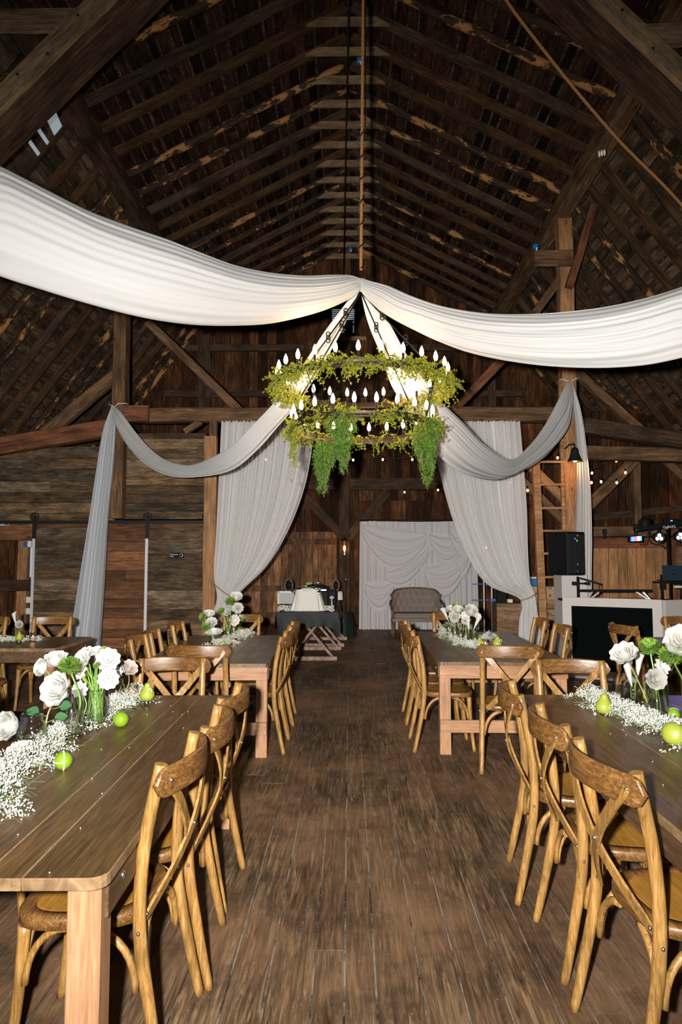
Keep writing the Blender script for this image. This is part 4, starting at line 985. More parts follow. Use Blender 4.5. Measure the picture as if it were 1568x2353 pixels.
# vessels
def ves(kind, px, py, h, rad, label, group='glass vases on the tables', water=.35, z=.761):
    c = PZ(px, py, z); t = thing({'cyl': 'cylinder_vase', 'mason': 'mason_jar', 'bottle': 'glass_bottle', 'votive': 'votive_candle'}[kind], (c.x, c.y, z), label, {'cyl': 'vase', 'mason': 'jar', 'bottle': 'bottle', 'votive': 'candle'}[kind], group)
    if kind in ('cyl', 'votive'): pf = [(0, .002), (rad*.92, .002), (rad, .008), (rad, h), (rad-.003, h+.001), (rad-.0035, .014), (0, .012)]
    elif kind == 'mason': pf = [(0, .002), (rad*.88, .002), (rad, .014), (rad, h*.66), (rad*.93, h*.76), (rad*.76, h*.83), (rad*.76, h*.87), (rad*.80, h*.88), (rad*.76, h*.90), (rad*.80, h*.93), (rad*.76, h*.95), (rad*.76, h), (rad*.71, h), (rad*.71, h*.83), (rad*.9, h*.72), (rad*.94, h*.62), (rad*.94, .02), (0, .012)]
    else: pf = [(0, .002), (rad*.9, .002), (rad, .01), (rad, h*.58), (rad*.75, h*.70), (rad*.5, h*.78), (rad*.48, h*.92), (rad*.56, h*.94), (rad*.56, h), (rad*.44, h), (rad*.4, h*.78), (rad*.9, h*.56), (rad*.93, .02), (0, .012)]
    MB().lathe(pf, 32).build('glass_body', M['glass'], t)
    if kind == 'mason': MB().tube([(rad*1.0*math.cos(a*PI/12), rad*1.0*math.sin(a*PI/12), h*.5+.008*math.sin(a*1.3)) for a in range(24)], .0016, 4, closed=True).build('embossing', M['glass'], t)
    if kind == 'votive':
        wx = MB().lathe([(0, .014), (rad*.8, .014), (rad*.8, h*.5), (rad*.7, h*.52), (0, h*.49)], 20).build('wax', M['wax'], t)
        if water:
            MB().lathe([(.0001, h*.52), (.0035, h*.56), (.004, h*.60), (.002, h*.66), (.0001, h*.72)], 8).build('flame', M['flame'], wx)
            ld = bpy.data.lights.new('candle_light', 'POINT'); ld.energy = .12; ld.color = (1, .5, .2); ld.shadow_soft_size = .01
            lo = bpy.data.objects.new('candle_light', ld); COL.objects.link(lo); lo.parent = t; lo.location = (0, 0, h*.72)
    elif water: MB().lathe([(0, .016), (rad*.92, .016), (rad*.92, h*water), (0, h*water)], 24).build('water', M['water'], t)
    return t
# blooms
def petal_mesh(m, r, phi, R0, R1, H0, H1, half, curl, nu=7, nv=6, ruff=.08):
    def fn(u, v):
        a = (u*2-1); wd = math.sin(PI*(.12+.80*v))**.6 if v < .9 else .85
        rad = R0+(R1-R0)*math.sin(v*PI/2)**.9+curl*max(0, v-.6)**2*6*R1
        ang = phi+a*half*wd; z = H0+(H1-H0)*(1-math.cos(v*PI/2))*1.0-curl*max(0, v-.7)*R1*1.2
        rad *= 1+ruff*math.sin(a*5+phi*3)*v; z += ruff*R1*.5*math.sin(a*4+phi)*v*v - abs(a)**2*.12*R1*v
        return Vector((rad*math.cos(ang), rad*math.sin(ang), z))
    m.grid(fn, nu, nv)
def bloom_rose(m, s, r):
    lay = [(3, .10, .22, .95, 0), (4, .12, .38, .98, 0), (5, .14, .58, .92, .03), (5, .15, .78, .80, .08), (6, .16, 1.0, .58, .16)]
    for li, (n, r0, r1, h, cu) in enumerate(lay):
        o = r.uniform(0, 6)
        for k in range(n): petal_mesh(m, r, o+2*PI*k/n+r.uniform(-.1, .1), r0*s, r1*s*r.uniform(.94, 1.06), -.35*s-.02*li*s, h*s*.62*r.uniform(.95, 1.05), PI/n*1.45, cu)
def bloom_ran(m, s, r):
    for li in range(8):
        f = (li+1)/8; n = 5+li//3; o = r.uniform(0, 6)
        for k in range(n): petal_mesh(m, r, o+2*PI*k/n, .08*s, (.14+.84*f)*s*r.uniform(.96, 1.04), -.45*s, (.62-.34*f*f)*s, PI/n*1.35, .02*f, 6, 6, .05)
def bloom_open(m, s, r):
    for li, (n, R1, h, cu) in enumerate(((5, .5, .42, .05), (6, .8, .3, .12), (7, 1.05, .12, .22))):
        o = r.uniform(0, 6)
        for k in range(n): petal_mesh(m, r, o+2*PI*k/n, .08*s, R1*s, -.3*s, h*s, PI/n*1.45, cu*.6, 8, 6, .07)
def bloom_small(m, s, r):
    for li, (n, R1, h) in enumerate(((4, .55, .35), (6, 1.0, .1))):
        o = r.uniform(0, 6)
        for k in range(n): petal_mesh(m, r, o+2*PI*k/n, .06*s, R1*s, -.15*s, h*s, PI/n*1.25, .1, 7, 5, .14)
def bloom_mum(m, s, r):
    for k in range(330):
        f = (k+.5)/330; th = math.acos(1-f*1.35); a = k*2.39996; d = Vector((math.sin(th)*math.cos(a), math.sin(th)*math.sin(a), math.cos(th)*.92))
        p0 = d*.25*s; p1 = d*s*r.uniform(.80, 1.12)+Vector((0, 0, .10*s*math.sin(th)-.05*s)); sd = d.cross(Vector((0,0,1)) if abs(d.z) < .68 else Vector((1,0,0))).normalized()*.062*s
        mid = p0.lerp(p1, .6)+Vector((0, 0, -.05*s)); tip = p1+Vector((0, 0, .08*s))
        m.add([p0-sd*.5, p0+sd*.5, mid+sd, mid-sd, p1+sd*.9, p1-sd*.9, tip], [(0,1,2,3), (3,2,4,5), (5,4,6)], True)
def bloom_calla(m, s, r):
    def fn(u, v):
        a = u*2*PI*1.08; f = v; rad = s*(.18+.30*f+.50*max(0, f-.62)**1.5*3.2*(.45+.55*math.cos(a-.4))); z = s*(-1.6+2.9*f)+s*.55*max(0, f-.7)*2.2*math.cos(a-.4)
        rad *= (.55+.45*min(1, f*2.4))
        return Vector((rad*math.cos(a), rad*math.sin(a), z))
    m.grid(fn, 24, 16); m.cm = 1; m.tube([(0, 0, -.9*s), (0, 0, .7*s)], .07*s, 7); m.cm = 0
BL = {'rose': bloom_rose, 'ran': bloom_ran, 'open': bloom_open, 'small': bloom_small, 'mum': bloom_mum, 'calla': bloom_calla}
NM = {'rose': 'white_rose', 'ran': 'ranunculus', 'open': 'white_carnation', 'small': 'stock_flower', 'mum': 'chrysanthemum', 'calla': 'calla_lily'}
M['spadix'] = flat('calla_spadix', (.75, .6, .1), .5)
M['callabase'] = flat('calla_green', (.35, .5, .1), .5)
def flower(kind, px, py, Y, rpx, axis, base, label, bend=.03, leaves=0, mat=None, seed=None, group='cut flowers on the tables', cut=None):
    c = P(px, py, Y); s = rpx/F*Y; ax = Vector(axis).normalized(); r = random.Random(seed if seed is not None else int(px*3+py)); base = Vector(base)
    t = thing(NM[kind], base, label, 'flower', group); m = MB(); BL[kind](m, s, r); q = ax.to_track_quat('Z', 'Y')
    o = m.build('bloom', [mat or (M['mum'] if kind == 'mum' else M['petal']), M['spadix']], t, loc=c-base); o.rotation_euler = (q.to_matrix() @ Euler((0, 0, r.uniform(0, 6))).to_matrix()).to_euler()
    bot = c-ax*s*(1.5 if kind == 'calla' else .35)-base; midp = bot*.55+Vector((bend*r.choice((-1, 1)), bend*.3, .02))-ax*s*.3
    pts = [Vector((0, 0, 0)), midp*.55+Vector((bend*.2, 0, 0)), midp, bot]; n = 14
    rd = .0042 if kind in ('mum', 'calla') else .003
    m = MB().tube([crv(pts, i/n) for i in range(n+1)], rd*(s/.04)**.5, 7)
    if kind == 'calla': m.lathe([(s*.06, -.25*s), (s*.12, .1*s), (s*.17, .9*s)], 10, bot, q.to_matrix())
    st_ = m.build('stem', M['stem'] if kind != 'rose' else M['stem2'], t)
    if kind in ('rose', 'ran', 'open'):
        m = MB()
        for k in range(5):
            a = k*2*PI/5; dd = q.to_matrix() @ Vector((math.cos(a), math.sin(a), .15)); leaf(m, bot, dd, ax, s*.8, s*.32)
        m.build('sepal', M['rleaf'], t)
    if leaves:
        m = MB()
        for k in range(leaves):
            p = crv(pts, .42+.4*k/max(1, leaves)); a = k*2.5+r.random(); d = Vector((math.cos(a), math.sin(a)*.5, .25)); sz = .062*(s/.055)**.4
            m.cm = 1; m.tube([p, p+d*sz*.7], .0012, 4); m.cm = 0; b = p+d*sz*.7; sd = d.cross(Vector((0, -.6, .5))).normalized()
            def fn(u, v, b=b, d=d, sd=sd, sz=sz): w_ = math.sin(PI*min(.98, u*.96+.02))**.75*sz*.36; return b+d*sz*u+sd*w_*(v*2-1)+Vector((0, -.004, .006*abs(v*2-1)-.012*u*u))
            m.grid(fn, 8, 5)
        m.build('leaf', [M['rleaf'], M['stem2']], t)
    return t
def inside(v, dx=0, dy=0): return Vector(v.location)+Vector((dx, dy, .02))
def pear(px, py, w_px, label, lying=False, deco=None, z=.761, group='green pears on the tables', cap=False, kind='pear'):
    c = PZ(px, py, z); s = w_px/2/F*c.y
    t = thing('green_pear' if kind == 'pear' else 'lime', (c.x, c.y, z), label, 'pear' if kind == 'pear' else 'lime', group)
    up = s*.0
    if kind == 'pear': pf = [(.001, 0), (.35, .02), (.72, .18), (.95, .5), (1.0, .85), (.92, 1.2), (.68, 1.6), (.48, 1.95), (.40, 2.2), (.28, 2.38), (.08, 2.45), (.001, 2.43)]
    else: pf = [(.001, -.0), (.12, .05), (.4, .14), (.78, .42), (.98, .8), (1.0, 1.05), (.9, 1.45), (.62, 1.8), (.3, 1.98), (.1, 2.06), (.001, 2.1)]
    pts = [crv([Vector((a, 0, b)) for a, b in pf], k/30) for k in range(31)]
    dz = .03 if cap else 0
    M3 = Euler((0, PI/2+.25, .9)).to_matrix() if lying else Euler((.03, .05, 0)).to_matrix()
    if lying and kind != 'pear': M3 = Euler((0, PI/2, .5)).to_matrix()
    off = Vector((0, 0, s*(.97 if lying else 0)+dz)) - (M3 @ Vector((0, 0, s*1.0)) if lying else Vector((0,0,0)))
    b = MB().lathe([(max(.0004, p.x*s), p.z*s) for p in pts], 24, off, M3).build('fruit_body', M['pear'] if kind == 'pear' else M['lime'], t)
    if kind == 'pear':
        q = off+M3@Vector((0, 0, 2.38*s)); MB().tube([q, q+M3@Vector((.05*s, 0, .3*s)), q+M3@Vector((.18*s, 0, .55*s))], .0022, 6).build('stalk', M['stem2'], t)
    if deco == 'pearls':
        r = random.Random(int(px)); m = MB()
        for (a, zz) in ((-1.9, .9), (-1.3, 1.4), (-2.4, 1.5), (-.8, .8), (-1.7, 1.9), (-2.8, .7)):
            rr_ = 1.0 if zz < 1.2 else .75; m.ball(off+M3@Vector((math.cos(a)*rr_*s, math.sin(a)*rr_*s, zz*s)), s*r.uniform(.10, .2), 8, 6)
        m.build('pearl', M['pearl'], t)
    if deco == 'strand':
        m = MB()
        for k in range(30): a = k*2*PI/30; m.ball(off+M3@Vector((1.03*s*math.cos(a), 1.03*s*math.sin(a), 1.05*s)), s*.085, 6, 4)
        for k in range(22): a = PI+k*PI/22; m.ball(off+M3@Vector((.0, 1.06*s*math.cos(a), 1.05*s+1.06*s*math.sin(a))), s*.075, 6, 4)
        m.build('pearl_strand', M['pearl'], t)
    if deco == 'twine':
        MB().tube([off+M3@Vector((1.02*s*math.cos(a*PI/12), .35*s*math.sin(a*PI/6), s*1.05+1.02*s*math.sin(a*PI/12))) for a in range(24)], s*.045, 5, closed=True).build('twine', M['white'], t)
    if cap or deco == 'tag':
        MB().tube([off+M3@Vector((s*(.55+.3*math.cos(k*PI/8)), -s*.72, s*(1.35+.5*math.sin(k*PI/8)))) for k in range(13)], s*.06, 5).build('number_pick', M['pearl'], t)
    if cap: MB().lathe([(0, .0), (.014, 0), (.014, .035), (0, .035)], 14).build('stand', M['steel'], t)
    return t
# front left arrangement
v1 = ves('mason', 71, 1727, .165, .061, 'wide frosted mason jar nearest the camera on the front left table')
v2 = ves('cyl', 163, 1692, .225, .055, 'tall straight glass cylinder vase on the front left table', water=.28)
v3 = ves('mason', 219, 1668, .185, .056, 'mason jar stuffed with green stems on the front left table')
v4 = ves('mason', 266, 1620, .15, .05, 'mason jar farthest back of the flower jars on the front left table')
ves('votive', 303, 1611, .095, .037, 'glass votive with lit white candle beside the last jar on the front left table', 'votive candles')
flower('rose', 131, 1583, 3.02, 33, (-.25, -1, .35), inside(v1, .03), 'large open white rose on a leafy stem above the wide jar, front left table', .02, 3)
flower('ran', 16, 1668, 2.95, 32, (-.3, -1, .2), inside(v1, -.03), 'big white rose cut by the left photo edge, front left table', .02)
flower('ran', 95, 1534, 3.2, 20, (-.6, -1, .3), inside(v2, -.02), 'small round white ranunculus leftmost of the tall vase group, front left table')
flower('rose', 128, 1517, 3.25, 24, (0, -.5, .9), inside(v2, 0), 'cupped white rose between ranunculus and green chrysanthemum, front left table')
flower('mum', 160, 1533, 3.2, 24, (.1, -.45, .9), inside(v2, .02), 'large green chrysanthemum above the tall cylinder vase, front left table')
flower('small', 182, 1584, 3.3, 17, (.1, -1, 0), inside(v2, .02, .02), 'white stock flower drooping behind the tall vase, front left table')
for k, (x, y, Y, rr_, kd, ax, lb) in enumerate(((186, 1517, 3.42, 22, 'open', (-.4, -.8, .5), 'fluffy white carnation at the left of the stem-filled jar bouquet'), (196, 1500, 3.5, 19, 'open', (-.2, -.5, .9), 'white carnation at the top left of the jar bouquet, front left table'), (222, 1496, 3.5, 17, 'small', (0, -.5, .9), 'white flower at the very top of the jar bouquet, front left table'), (248, 1515, 3.42, 23, 'open', (.3, -.9, .5), 'largest white carnation on the right of the jar bouquet, front left table'), (249, 1560, 3.40, 20, 'open', (.3, -1, .1), 'low white carnation hanging at the right rim of the stem-filled jar'), (183, 1541, 3.45, 18, 'small', (-.4, -1, .2), 'white blossom low on the left of the jar bouquet, front left table'))):
    flower(kd, x, y, Y, rr_, ax, inside(v3, R.uniform(-.03, .03), R.uniform(-.03, .03)), lb, .01, seed=k)
for k, (x, y, Y, rr_, lb) in enumerate(((223, 1529, 3.4, 9, 'small green button chrysanthemum in the middle of the jar bouquet'), (240, 1499, 3.5, 13, 'green chrysanthemum at the top of the jar bouquet, front left table'), (200, 1545, 3.5, 11, 'small green chrysanthemum low in the jar bouquet, front left table'))):
    flower('mum', x, y, Y, rr_, (0, -.6, .8), inside(v3, R.uniform(-.03, .03), R.uniform(-.03, .03)), lb, .01, seed=20+k)
rs = random.Random(4); m = MB(Vector(v3.location))
for k in range(26):
    a, b = rs.uniform(0, 6.28), rs.uniform(0, 6.28); p = Vector(v3.location)+Vector((.04*math.cos(a), .04*math.sin(a), .02)); q = Vector(v3.location)+Vector((.035*math.cos(b), .035*math.sin(b), .19)); e = q+Vector((.05*math.cos(b), .03*math.sin(b), rs.uniform(.05, .13)))
    m.tube([p, (p+q)/2, q, e], .0026, 5)
tag(m.build('stem_bundle', M['stem']), 'bundle of green stems filling the mason jar on the front left table', 'stems', kind='stuff')
flower('ran', 272, 1528, 3.9, 15, (.1, -.8, .4), inside(v4, 0), 'white ranunculus between the carnations and the blush rose, front left table', seed=5)
flower('small', 268, 1545, 3.8, 12, (.2, -1, .2), inside(v4, -.01), 'small white blossom under the ranunculus at the back of the front left table', seed=6)
flower('rose', 296, 1536, 3.9, 17, (.5, -.6, .6), inside(v4, .02), 'blush-tinted rose rightmost in the front left table flowers', mat=M['petal_blush'], seed=7)
low = T0(47, 1745); flower('open', 46, 1722, low.y, 26, (0, -.4, .9), low+Vector((0, .02, .005)), 'white carnation lying low in the gypsophila on the front left table', 0, seed=8)
pear(337, 1622, 33, 'green pear with silver decoration standing on a metal ring, front left table', cap=True)
pear(277, 1670, 34, 'plain round lime beside the gypsophila on the front left table', kind='lime', lying=True, group='limes on the tables')
pear(144, 1768, 40, 'lime wrapped in a pearl strand on the front left table', kind='lime', lying=True, deco='strand', group='limes on the tables')
pear(104, 1695, 30, 'green pear half hidden behind the wide jar, front left table')
# front right arrangement
w1 = ves('votive', 1415, 1612, .105, .045, 'glass votive with unlit white candle on the front right table', 'votive candles', water=0)
w2 = ves('mason', 1456, 1617, .155, .053, 'square-shouldered jar holding two calla lilies, front right table')
w3 = ves('cyl', 1512, 1656, .20, .056, 'straight glass cylinder vase on the front right table', water=.22)
w4 = ves('mason', 1600, 1640, .19, .055, 'glass jar cut off by the right photo edge, front right table')
flower('calla', 1446, 1549, 3.85, 17, (-.25, -.1, 1), inside(w2, -.01), 'white calla lily leaning left in the square-shouldered jar', .005, seed=1)
flower('calla', 1468, 1528, 3.95, 17, (.12, 0, 1), inside(w2, .01), 'taller upright white calla lily in the square-shouldered jar', .005, seed=2)
flower('rose', 1436, 1503, 3.6, 26, (-.55, -.5, .7), inside(w3, -.02), 'large white rose leaning left over the calla lilies, front right table', .005, seed=3)
flower('ran', 1507, 1561, 3.5, 24, (-.1, -1, .25), inside(w3, 0), 'round white ranunculus at the rim of the cylinder vase, front right table', .01, seed=4)
flower('small', 1523, 1530, 3.6, 17, (.2, -1, .3), inside(w3, .02), 'frilly white stock flower above the cylinder vase, front right table', .01, seed=5)
flower('mum', 1494, 1490, 3.7, 24, (-.2, -.3, 1), inside(w3, .01, .02), 'green chrysanthemum highest over the cylinder vase, front right table', .01, seed=6)
flower('mum', 1544, 1508, 3.55, 27, (-.35, -.35, .9), inside(w4, -.02), 'green chrysanthemum leaning left from the cut-off jar, front right table', .01, seed=7)
flower('rose', 1574, 1474, 3.5, 36, (-.5, -.6, .6), inside(w4, 0), 'largest white rose at the right photo edge, front right table', .01, seed=8)
pear(1388, 1640, 37, 'upright green pear at the left end of the front right table runner')
pear(1552, 1713, 52, 'green pear studded with pearls lying on the front right table', lying=True, deco='pearls')
pear(1479, 1606, 27, 'green pear behind the calla jar, front right table')
pear(1499, 1607, 26, 'green pear tilted behind the cylinder vase, front right table')
pear(1549, 1656, 28, 'dark lime tied with white twine on the front right table', kind='lime', lying=True, deco='twine', group='limes on the tables')
# second left table
x1 = ves('mason', 491, 1483, .11, .05, 'short jar under the flat carnation on the second left table')
x2 = ves('bottle', 524, 1473, .19, .035, 'slim glass bottle left of the pair on the second left table', water=.3)
x3 = ves('bottle', 536, 1466, .20, .035, 'slim glass bottle right of the pair on the second left table', water=.3)
ves('votive', 556, 1461, .09, .035, 'lit glass votive at the back of the second left table runner', 'votive candles')
ves('votive', 538, 1478, .05, .03, 'low lit votive in the gypsophila of the second left table', 'votive candles')
for k, (kd, x, y, rr_, ax, vs_, lb) in enumerate((('open', 492, 1452, 17, (0, -.3, 1), x1, 'flat open white carnation on the short jar, second left table'), ('rose', 487, 1430, 11, (.1, -.8, .5), x1, 'white rose above the flat carnation, second left table'), ('rose', 481, 1411, 11, (.2, -.5, .8), x1, 'white rose at the top left of the second left table flowers'), ('mum', 475, 1440, 12, (-.2, -.6, .8), x1, 'green chrysanthemum left of the flat carnation, second left table'), ('mum', 467, 1418, 10, (-.7, -.6, .4), x1, 'green chrysanthemum leftmost on the second left table'), ('mum', 509, 1405, 9, (-.4, -.5, .8), x2, 'green chrysanthemum in the left slim bottle, second left table'), ('ran', 522, 1407, 9, (-.1, -1, .3), x2, 'white ranunculus in the left slim bottle, second left table'), ('mum', 529, 1383, 11, (-.1, -.5, .9), x2, 'topmost green chrysanthemum on the second left table'), ('rose', 543, 1372, 13, (.2, -.6, .8), x3, 'highest white rose on the second left table'), ('rose', 547, 1397, 11, (.2, -1, .3), x3, 'white rose below the highest one on the second left table'), ('open', 539, 1425, 11, (.5, -.8, 0), x3, 'drooping white blossom right of the slim bottles, second left table'))):
    flower(kd, x, y, Vector(vs_.location).y-.05, rr_, ax, inside(vs_, R.uniform(-.01, .01), R.uniform(-.01, .01)), lb, .01, seed=40+k, leaves=2 if lb.startswith('highest') else 0)
pear(549, 1461, 15, 'small green pear beside the votive on the second left table')
pear(512, 1484, 12, 'green pear lying behind the near chair rail on the second left table', lying=True)
# second right table
ybs = ((1034, 1466), (1047, 1474), (1060, 1476), (1070, 1482), (1082, 1487), (1092, 1484)); bt_ = []
nmn = ('first', 'second', 'third', 'fourth', 'fifth', 'sixth')
for k, (x, y) in enumerate(ybs): bt_.append(ves('bottle' if k != 4 else 'cyl', x, y, (.18, .19, .17, .18, .17, .15)[k], .033, nmn[k]+' slim glass bottle from the left in the second right table row', water=.25))
ves('votive', 1031, 1455, .10, .03, 'lit tall votive behind the bottles on the second right table', 'votive candles')
ves('votive', 1116, 1486, .07, .035, 'lit votive between the two pears on the second right table', 'votive candles')
for k, (kd, x, y, rr_, ax, b_, lb) in enumerate((('calla', 1024, 1411, 10, (-.45, 0, 1), 0, 'white calla lily leaning left, second right table'), ('rose', 1036, 1399, 9, (-.2, -.6, .8), 0, 'white rose behind the left calla, second right table'), ('rose', 1045, 1417, 12, (-.1, -1, .3), 1, 'round white rose lowest in the left cluster, second right table'), ('rose', 1053, 1401, 11, (0, -.6, .8), 2, 'white rose under the green chrysanthemum, second right table'), ('mum', 1049, 1393, 9, (0, -.3, 1), 1, 'green chrysanthemum at the top of the left cluster, second right table'), ('ran', 1083, 1403, 16, (.1, -.8, .6), 3, 'largest white ranunculus in the second right table flowers'), ('small', 1069, 1414, 9, (0, -1, .2), 3, 'small white blossom left under the largest ranunculus'), ('rose', 1070, 1425, 9, (0, -1, .2), 3, 'white bud low in the middle of the second right table flowers'), ('calla', 1077, 1435, 8, (-.05, 0, 1), 4, 'short white calla lily in the middle, second right table'), ('small', 1099, 1416, 8, (.3, -.8, .4), 5, 'white blossom above the right calla, second right table'), ('calla', 1096, 1431, 9, (.5, 0, 1), 4, 'white calla lily leaning right, second right table'), ('mum', 1066, 1404, 7, (-.2, -.5, .8), 2, 'small green chrysanthemum between the two clusters, second right table'))):
    flower(kd, x, y, Vector(bt_[b_].location).y-.03, rr_, ax, inside(bt_[b_], R.uniform(-.01, .01), R.uniform(-.01, .01)), lb, .01, seed=70+k, leaves=2 if k == 0 else 0)
pear(1102, 1486, 17, 'green pear left of the votive on the second right table')
pear(1143, 1487, 20, 'green pear with a silver tag right of the votive on the second right table', deco='tag')
# far left table
y1_ = ves('mason', 36, 1470, .12, .04, 'small jar with a calla lily on the far left table')
flower('calla', 33, 1420, 6.9, 9, (-.2, -.1, 1), inside(y1_), 'white calla lily in the jar on the far left table', .005, seed=1)
flower('ran', 44, 1435, 6.9, 9, (.3, -1, .3), inside(y1_, .01), 'white ranunculus beside the calla on the far left table', .005, seed=2)
pear(43, 1479, 16, 'green pear on a metal ring on the far left table', cap=True)
ves('votive', 75, 1474, .09, .035, 'lit glass votive on the far left table', 'votive candles')
# denim jacket over the left chair, dark plate
def jk(u, v):
    a = u*2-1; x = -1.86+.035*math.cos(a*1.5)-.03*v+.02*math.sin(v*9+a*3)
    return Vector((x+.10*v**2*(.3+.2*a), 3.27+a*.26, .955-.05*abs(a)**3-.46*v-.02*math.sin(a*4)))
m = MB((-1.86, 3.27, .9)); m.grid(jk, 24, 20)
m.grid(lambda u, v: jk(u, v*.75)+Vector((.05+.05*v, 0, .004-.0*v)), 24, 20)
m.grid(lambda u, v: jk(u, 0).lerp(jk(u, 0)+Vector((.05, 0, .004)), v)+Vector((0, 0, .012*math.sin(PI*v))), 24, 5)
tag(m.build('denim_jacket', M['denim']), 'blue denim jacket hung over the chair at the left photo edge', 'jacket')
c = T0(5, 1655); tag(MB(c).lathe([(0, .003), (.08, .003), (.13, .016), (.132, .018), (.08, .008), (0, .007)], 36, c).build('black_plate', M['black']), 'black plate on the front left table at the photo edge', 'plate')
r = random.Random(77); m = MB((0, 3, 0))
for k in range(26):
    a = r.choice([(-1.0, 3.2), (1.3, 3.0)]); p = Vector((a[0]+r.gauss(0, .13), a[1]+r.gauss(0, .55), .763)); m.ball(p, .0024, 5, 3)
for (x, y) in ((163, 2231), (168, 2236)): m.ball(PZ(x, y, .004), .006, 5, 3)
tag(m.build('fallen_petals', M['bloomlet']), 'tiny fallen white blossoms scattered on the front tables', 'blossoms', kind='stuff')

# ------------------------------------------------------------------ buffet at the back left
tc_ = P(703, 1408, 11); XA, XB = P(642, 1409, 10.9).x, P(770, 1409, 10.9).x; ZT_ = .76
bt2 = thing('trestle_table', ((XA+XB)/2+.15, 12.4, 0), 'long trestle table with crossed wooden legs under a black cloth', 'table')
MB().box((-.15, 0, ZT_-.03), (XB-XA, 3.1, .04)).build('tabletop', M['greyleg'], bt2)
for k, yy in enumerate((-1.45, -.2, .25, 1.3)):
    xo_ = .05*k; m = MB()
    m.beam((-.42+xo_, yy, .05), (.12+xo_, yy, .7), .04, .13, up=(0,1,0)); m.beam((.26+xo_, yy+.045, .05), (-.3+xo_, yy+.045, .7), .04, .13, up=(0,1,0)); m.box((-.1+xo_, yy+.02, .03), (.85, .07, .06)); m.build('trestle', M['greyleg'], bt2)
def tcl(u, v):   # front drop and sides of the black cloth
    x = XA-.05+(XB-XA+.1)*u; return Vector((x+.04*math.sin(v*2), 10.82-.03*v-.02*math.sin(u*17)*v, ZT_+.005-.26*v-.05*math.sin(u*5+1)*v+.10*(abs(u-.5)*2)**4*-v))
m = MB((tc_.x, 11, ZT_)); m.grid(tcl, 40, 12)
m.box(((XA+XB)/2, 12.38, ZT_+.002), (XB-XA+.08, 3.14, .006))
for s_, xx in ((-1, XA-.045), (1, XB+.045)): m.grid(lambda u, v, xx=xx, s_=s_: Vector((xx+s_*.03*v+.02*math.sin(u*30)*v, 10.8+3.1*u, ZT_+.004-(.25+.05*math.sin(u*9))*v)), 50, 8)
tag(m.build('tablecloth', M['blackcloth']), 'black cloth draped over the trestle table at the back left', 'tablecloth')
ZC = ZT_+.006
cloth_c = P(706, 1408, 11.05)
def skirt(u, v):
    a = u*2*PI; f = 1+.05*math.sin(a*9)*v+.03*math.sin(a*17+1)*v
    e = .55; ca, sa = math.copysign(abs(math.cos(a))**e, math.cos(a)), math.copysign(abs(math.sin(a))**e, math.sin(a))
    return Vector((cloth_c.x+(.20+.085*v)*ca*f, 11.3+(.16+.06*v)*sa*f, ZC+.34*(1-v)+.012*math.sin(a*3)*(1-v)))
m = MB((cloth_c.x, 11.3, ZC)); m.grid(skirt, 120, 14); m.box((cloth_c.x, 11.3, ZC+.33), (.36, .27, .02)); m.ball((cloth_c.x, 11.2, ZC+.34), .12, 14, 8, (1, .8, .3))
tag(m.build('riser_cloth', M['linen']), 'cream cloth draped over a riser on the black buffet table', 'cloth')
def chafer(x, y, Y, w_, label, sc=1.0):
    c = P(x, y, Y); t = thing('chafing_dish', c, label, 'chafing dish', 'chafing dishes on the buffet')
    MB().box((0, 0, .02*sc), (w_, .2, .05*sc), bev=.015).build('pan', M['steel'], t)
    m = MB().grid(lambda u, v: Vector(((u-.5)*w_*.95, .1*math.cos(v*PI), .05*sc+.07*sc*math.sin(v*PI)*math.sin(PI*(.12+.76*u))**.5)), 16, 10); m.build('lid', M['steel'], t)
    MB().tube([(-.05, 0, .11*sc), (-.04, 0, .14*sc), (.04, 0, .14*sc), (.05, 0, .11*sc)], .007, 6).build('handle', M['steel'], t)
    return t
chafer(700, 1366, 11.35, .33, 'steel chafing dish with lid on the cream riser'); bq = P(728, 1358, 11.7); tag(MB((bq.x, 11.7, ZC)).box((bq.x, 11.7, (ZC+bq.z)/2-.003), (.4, .24, bq.z-ZC-.006), bev=.01).build('riser_block', M['black']), 'black riser block behind the cream riser holding a steel dish', 'riser'); chafer(728, 1358, 11.7, .36, 'second steel chafing dish standing behind the first'); chafer(724, 1364, 11.25, .2, 'small steel serving pan at the right of the riser', .6)
m = MB(P(706, 1355, 11.2)); c = P(706, 1358, 11.2); r = random.Random(3)
for k in range(60): d = rv(r).normalized(); d.z = abs(d.z); m.tube([c, c+d*r.uniform(.05, .09)], .0012, 3, cap=False)
tag(m.build('glass_spray', M['steel']), 'spiky glass ornament on the buffet riser', 'ornament')
c = P(675, 1362, 11.2); tag(MB(c).lathe([(0, 0), (.03, .002), (.05, .03), (.055, .06), (.052, .06), (.046, .03), (0, .008)], 20, c).build('glass_bowl', M['glass']), 'small glass bowl left on the cream riser', 'bowl')
c = P(668, 1408, 12.6); c.z = 0
sd = thing('side_cabinet', (P(672, 1400, 13).x, 13.0, ZC), 'pale grey cabinet standing behind the buffet riser', 'cabinet')
zt_ = P(668, 1357, 13).z-ZC
MB().box((0, 0, zt_/2), (.52, .3, zt_), bev=.006).build('body', M['paint_grey'], sd); m = MB()
m.box((-.25, -.155, zt_/2), (.03, .02, zt_)); m.box((.25, -.155, zt_/2), (.03, .02, zt_)); m.box((0, -.155, zt_-.02), (.5, .02, .03)); m.build('frame', M['white'], sd)
m = MB(P(750, 1378, 12.2)); a = P(742, 1408, 12.2); b = P(774, 1355, 12.2); m.box(((a.x+b.x)/2, 12.2, (ZC+b.z)/2), (b.x-a.x, .3, b.z-ZC-.002), bev=.02)
tag(m.build('black_cooler', M['black']), 'black box on the right of the buffet riser', 'box')
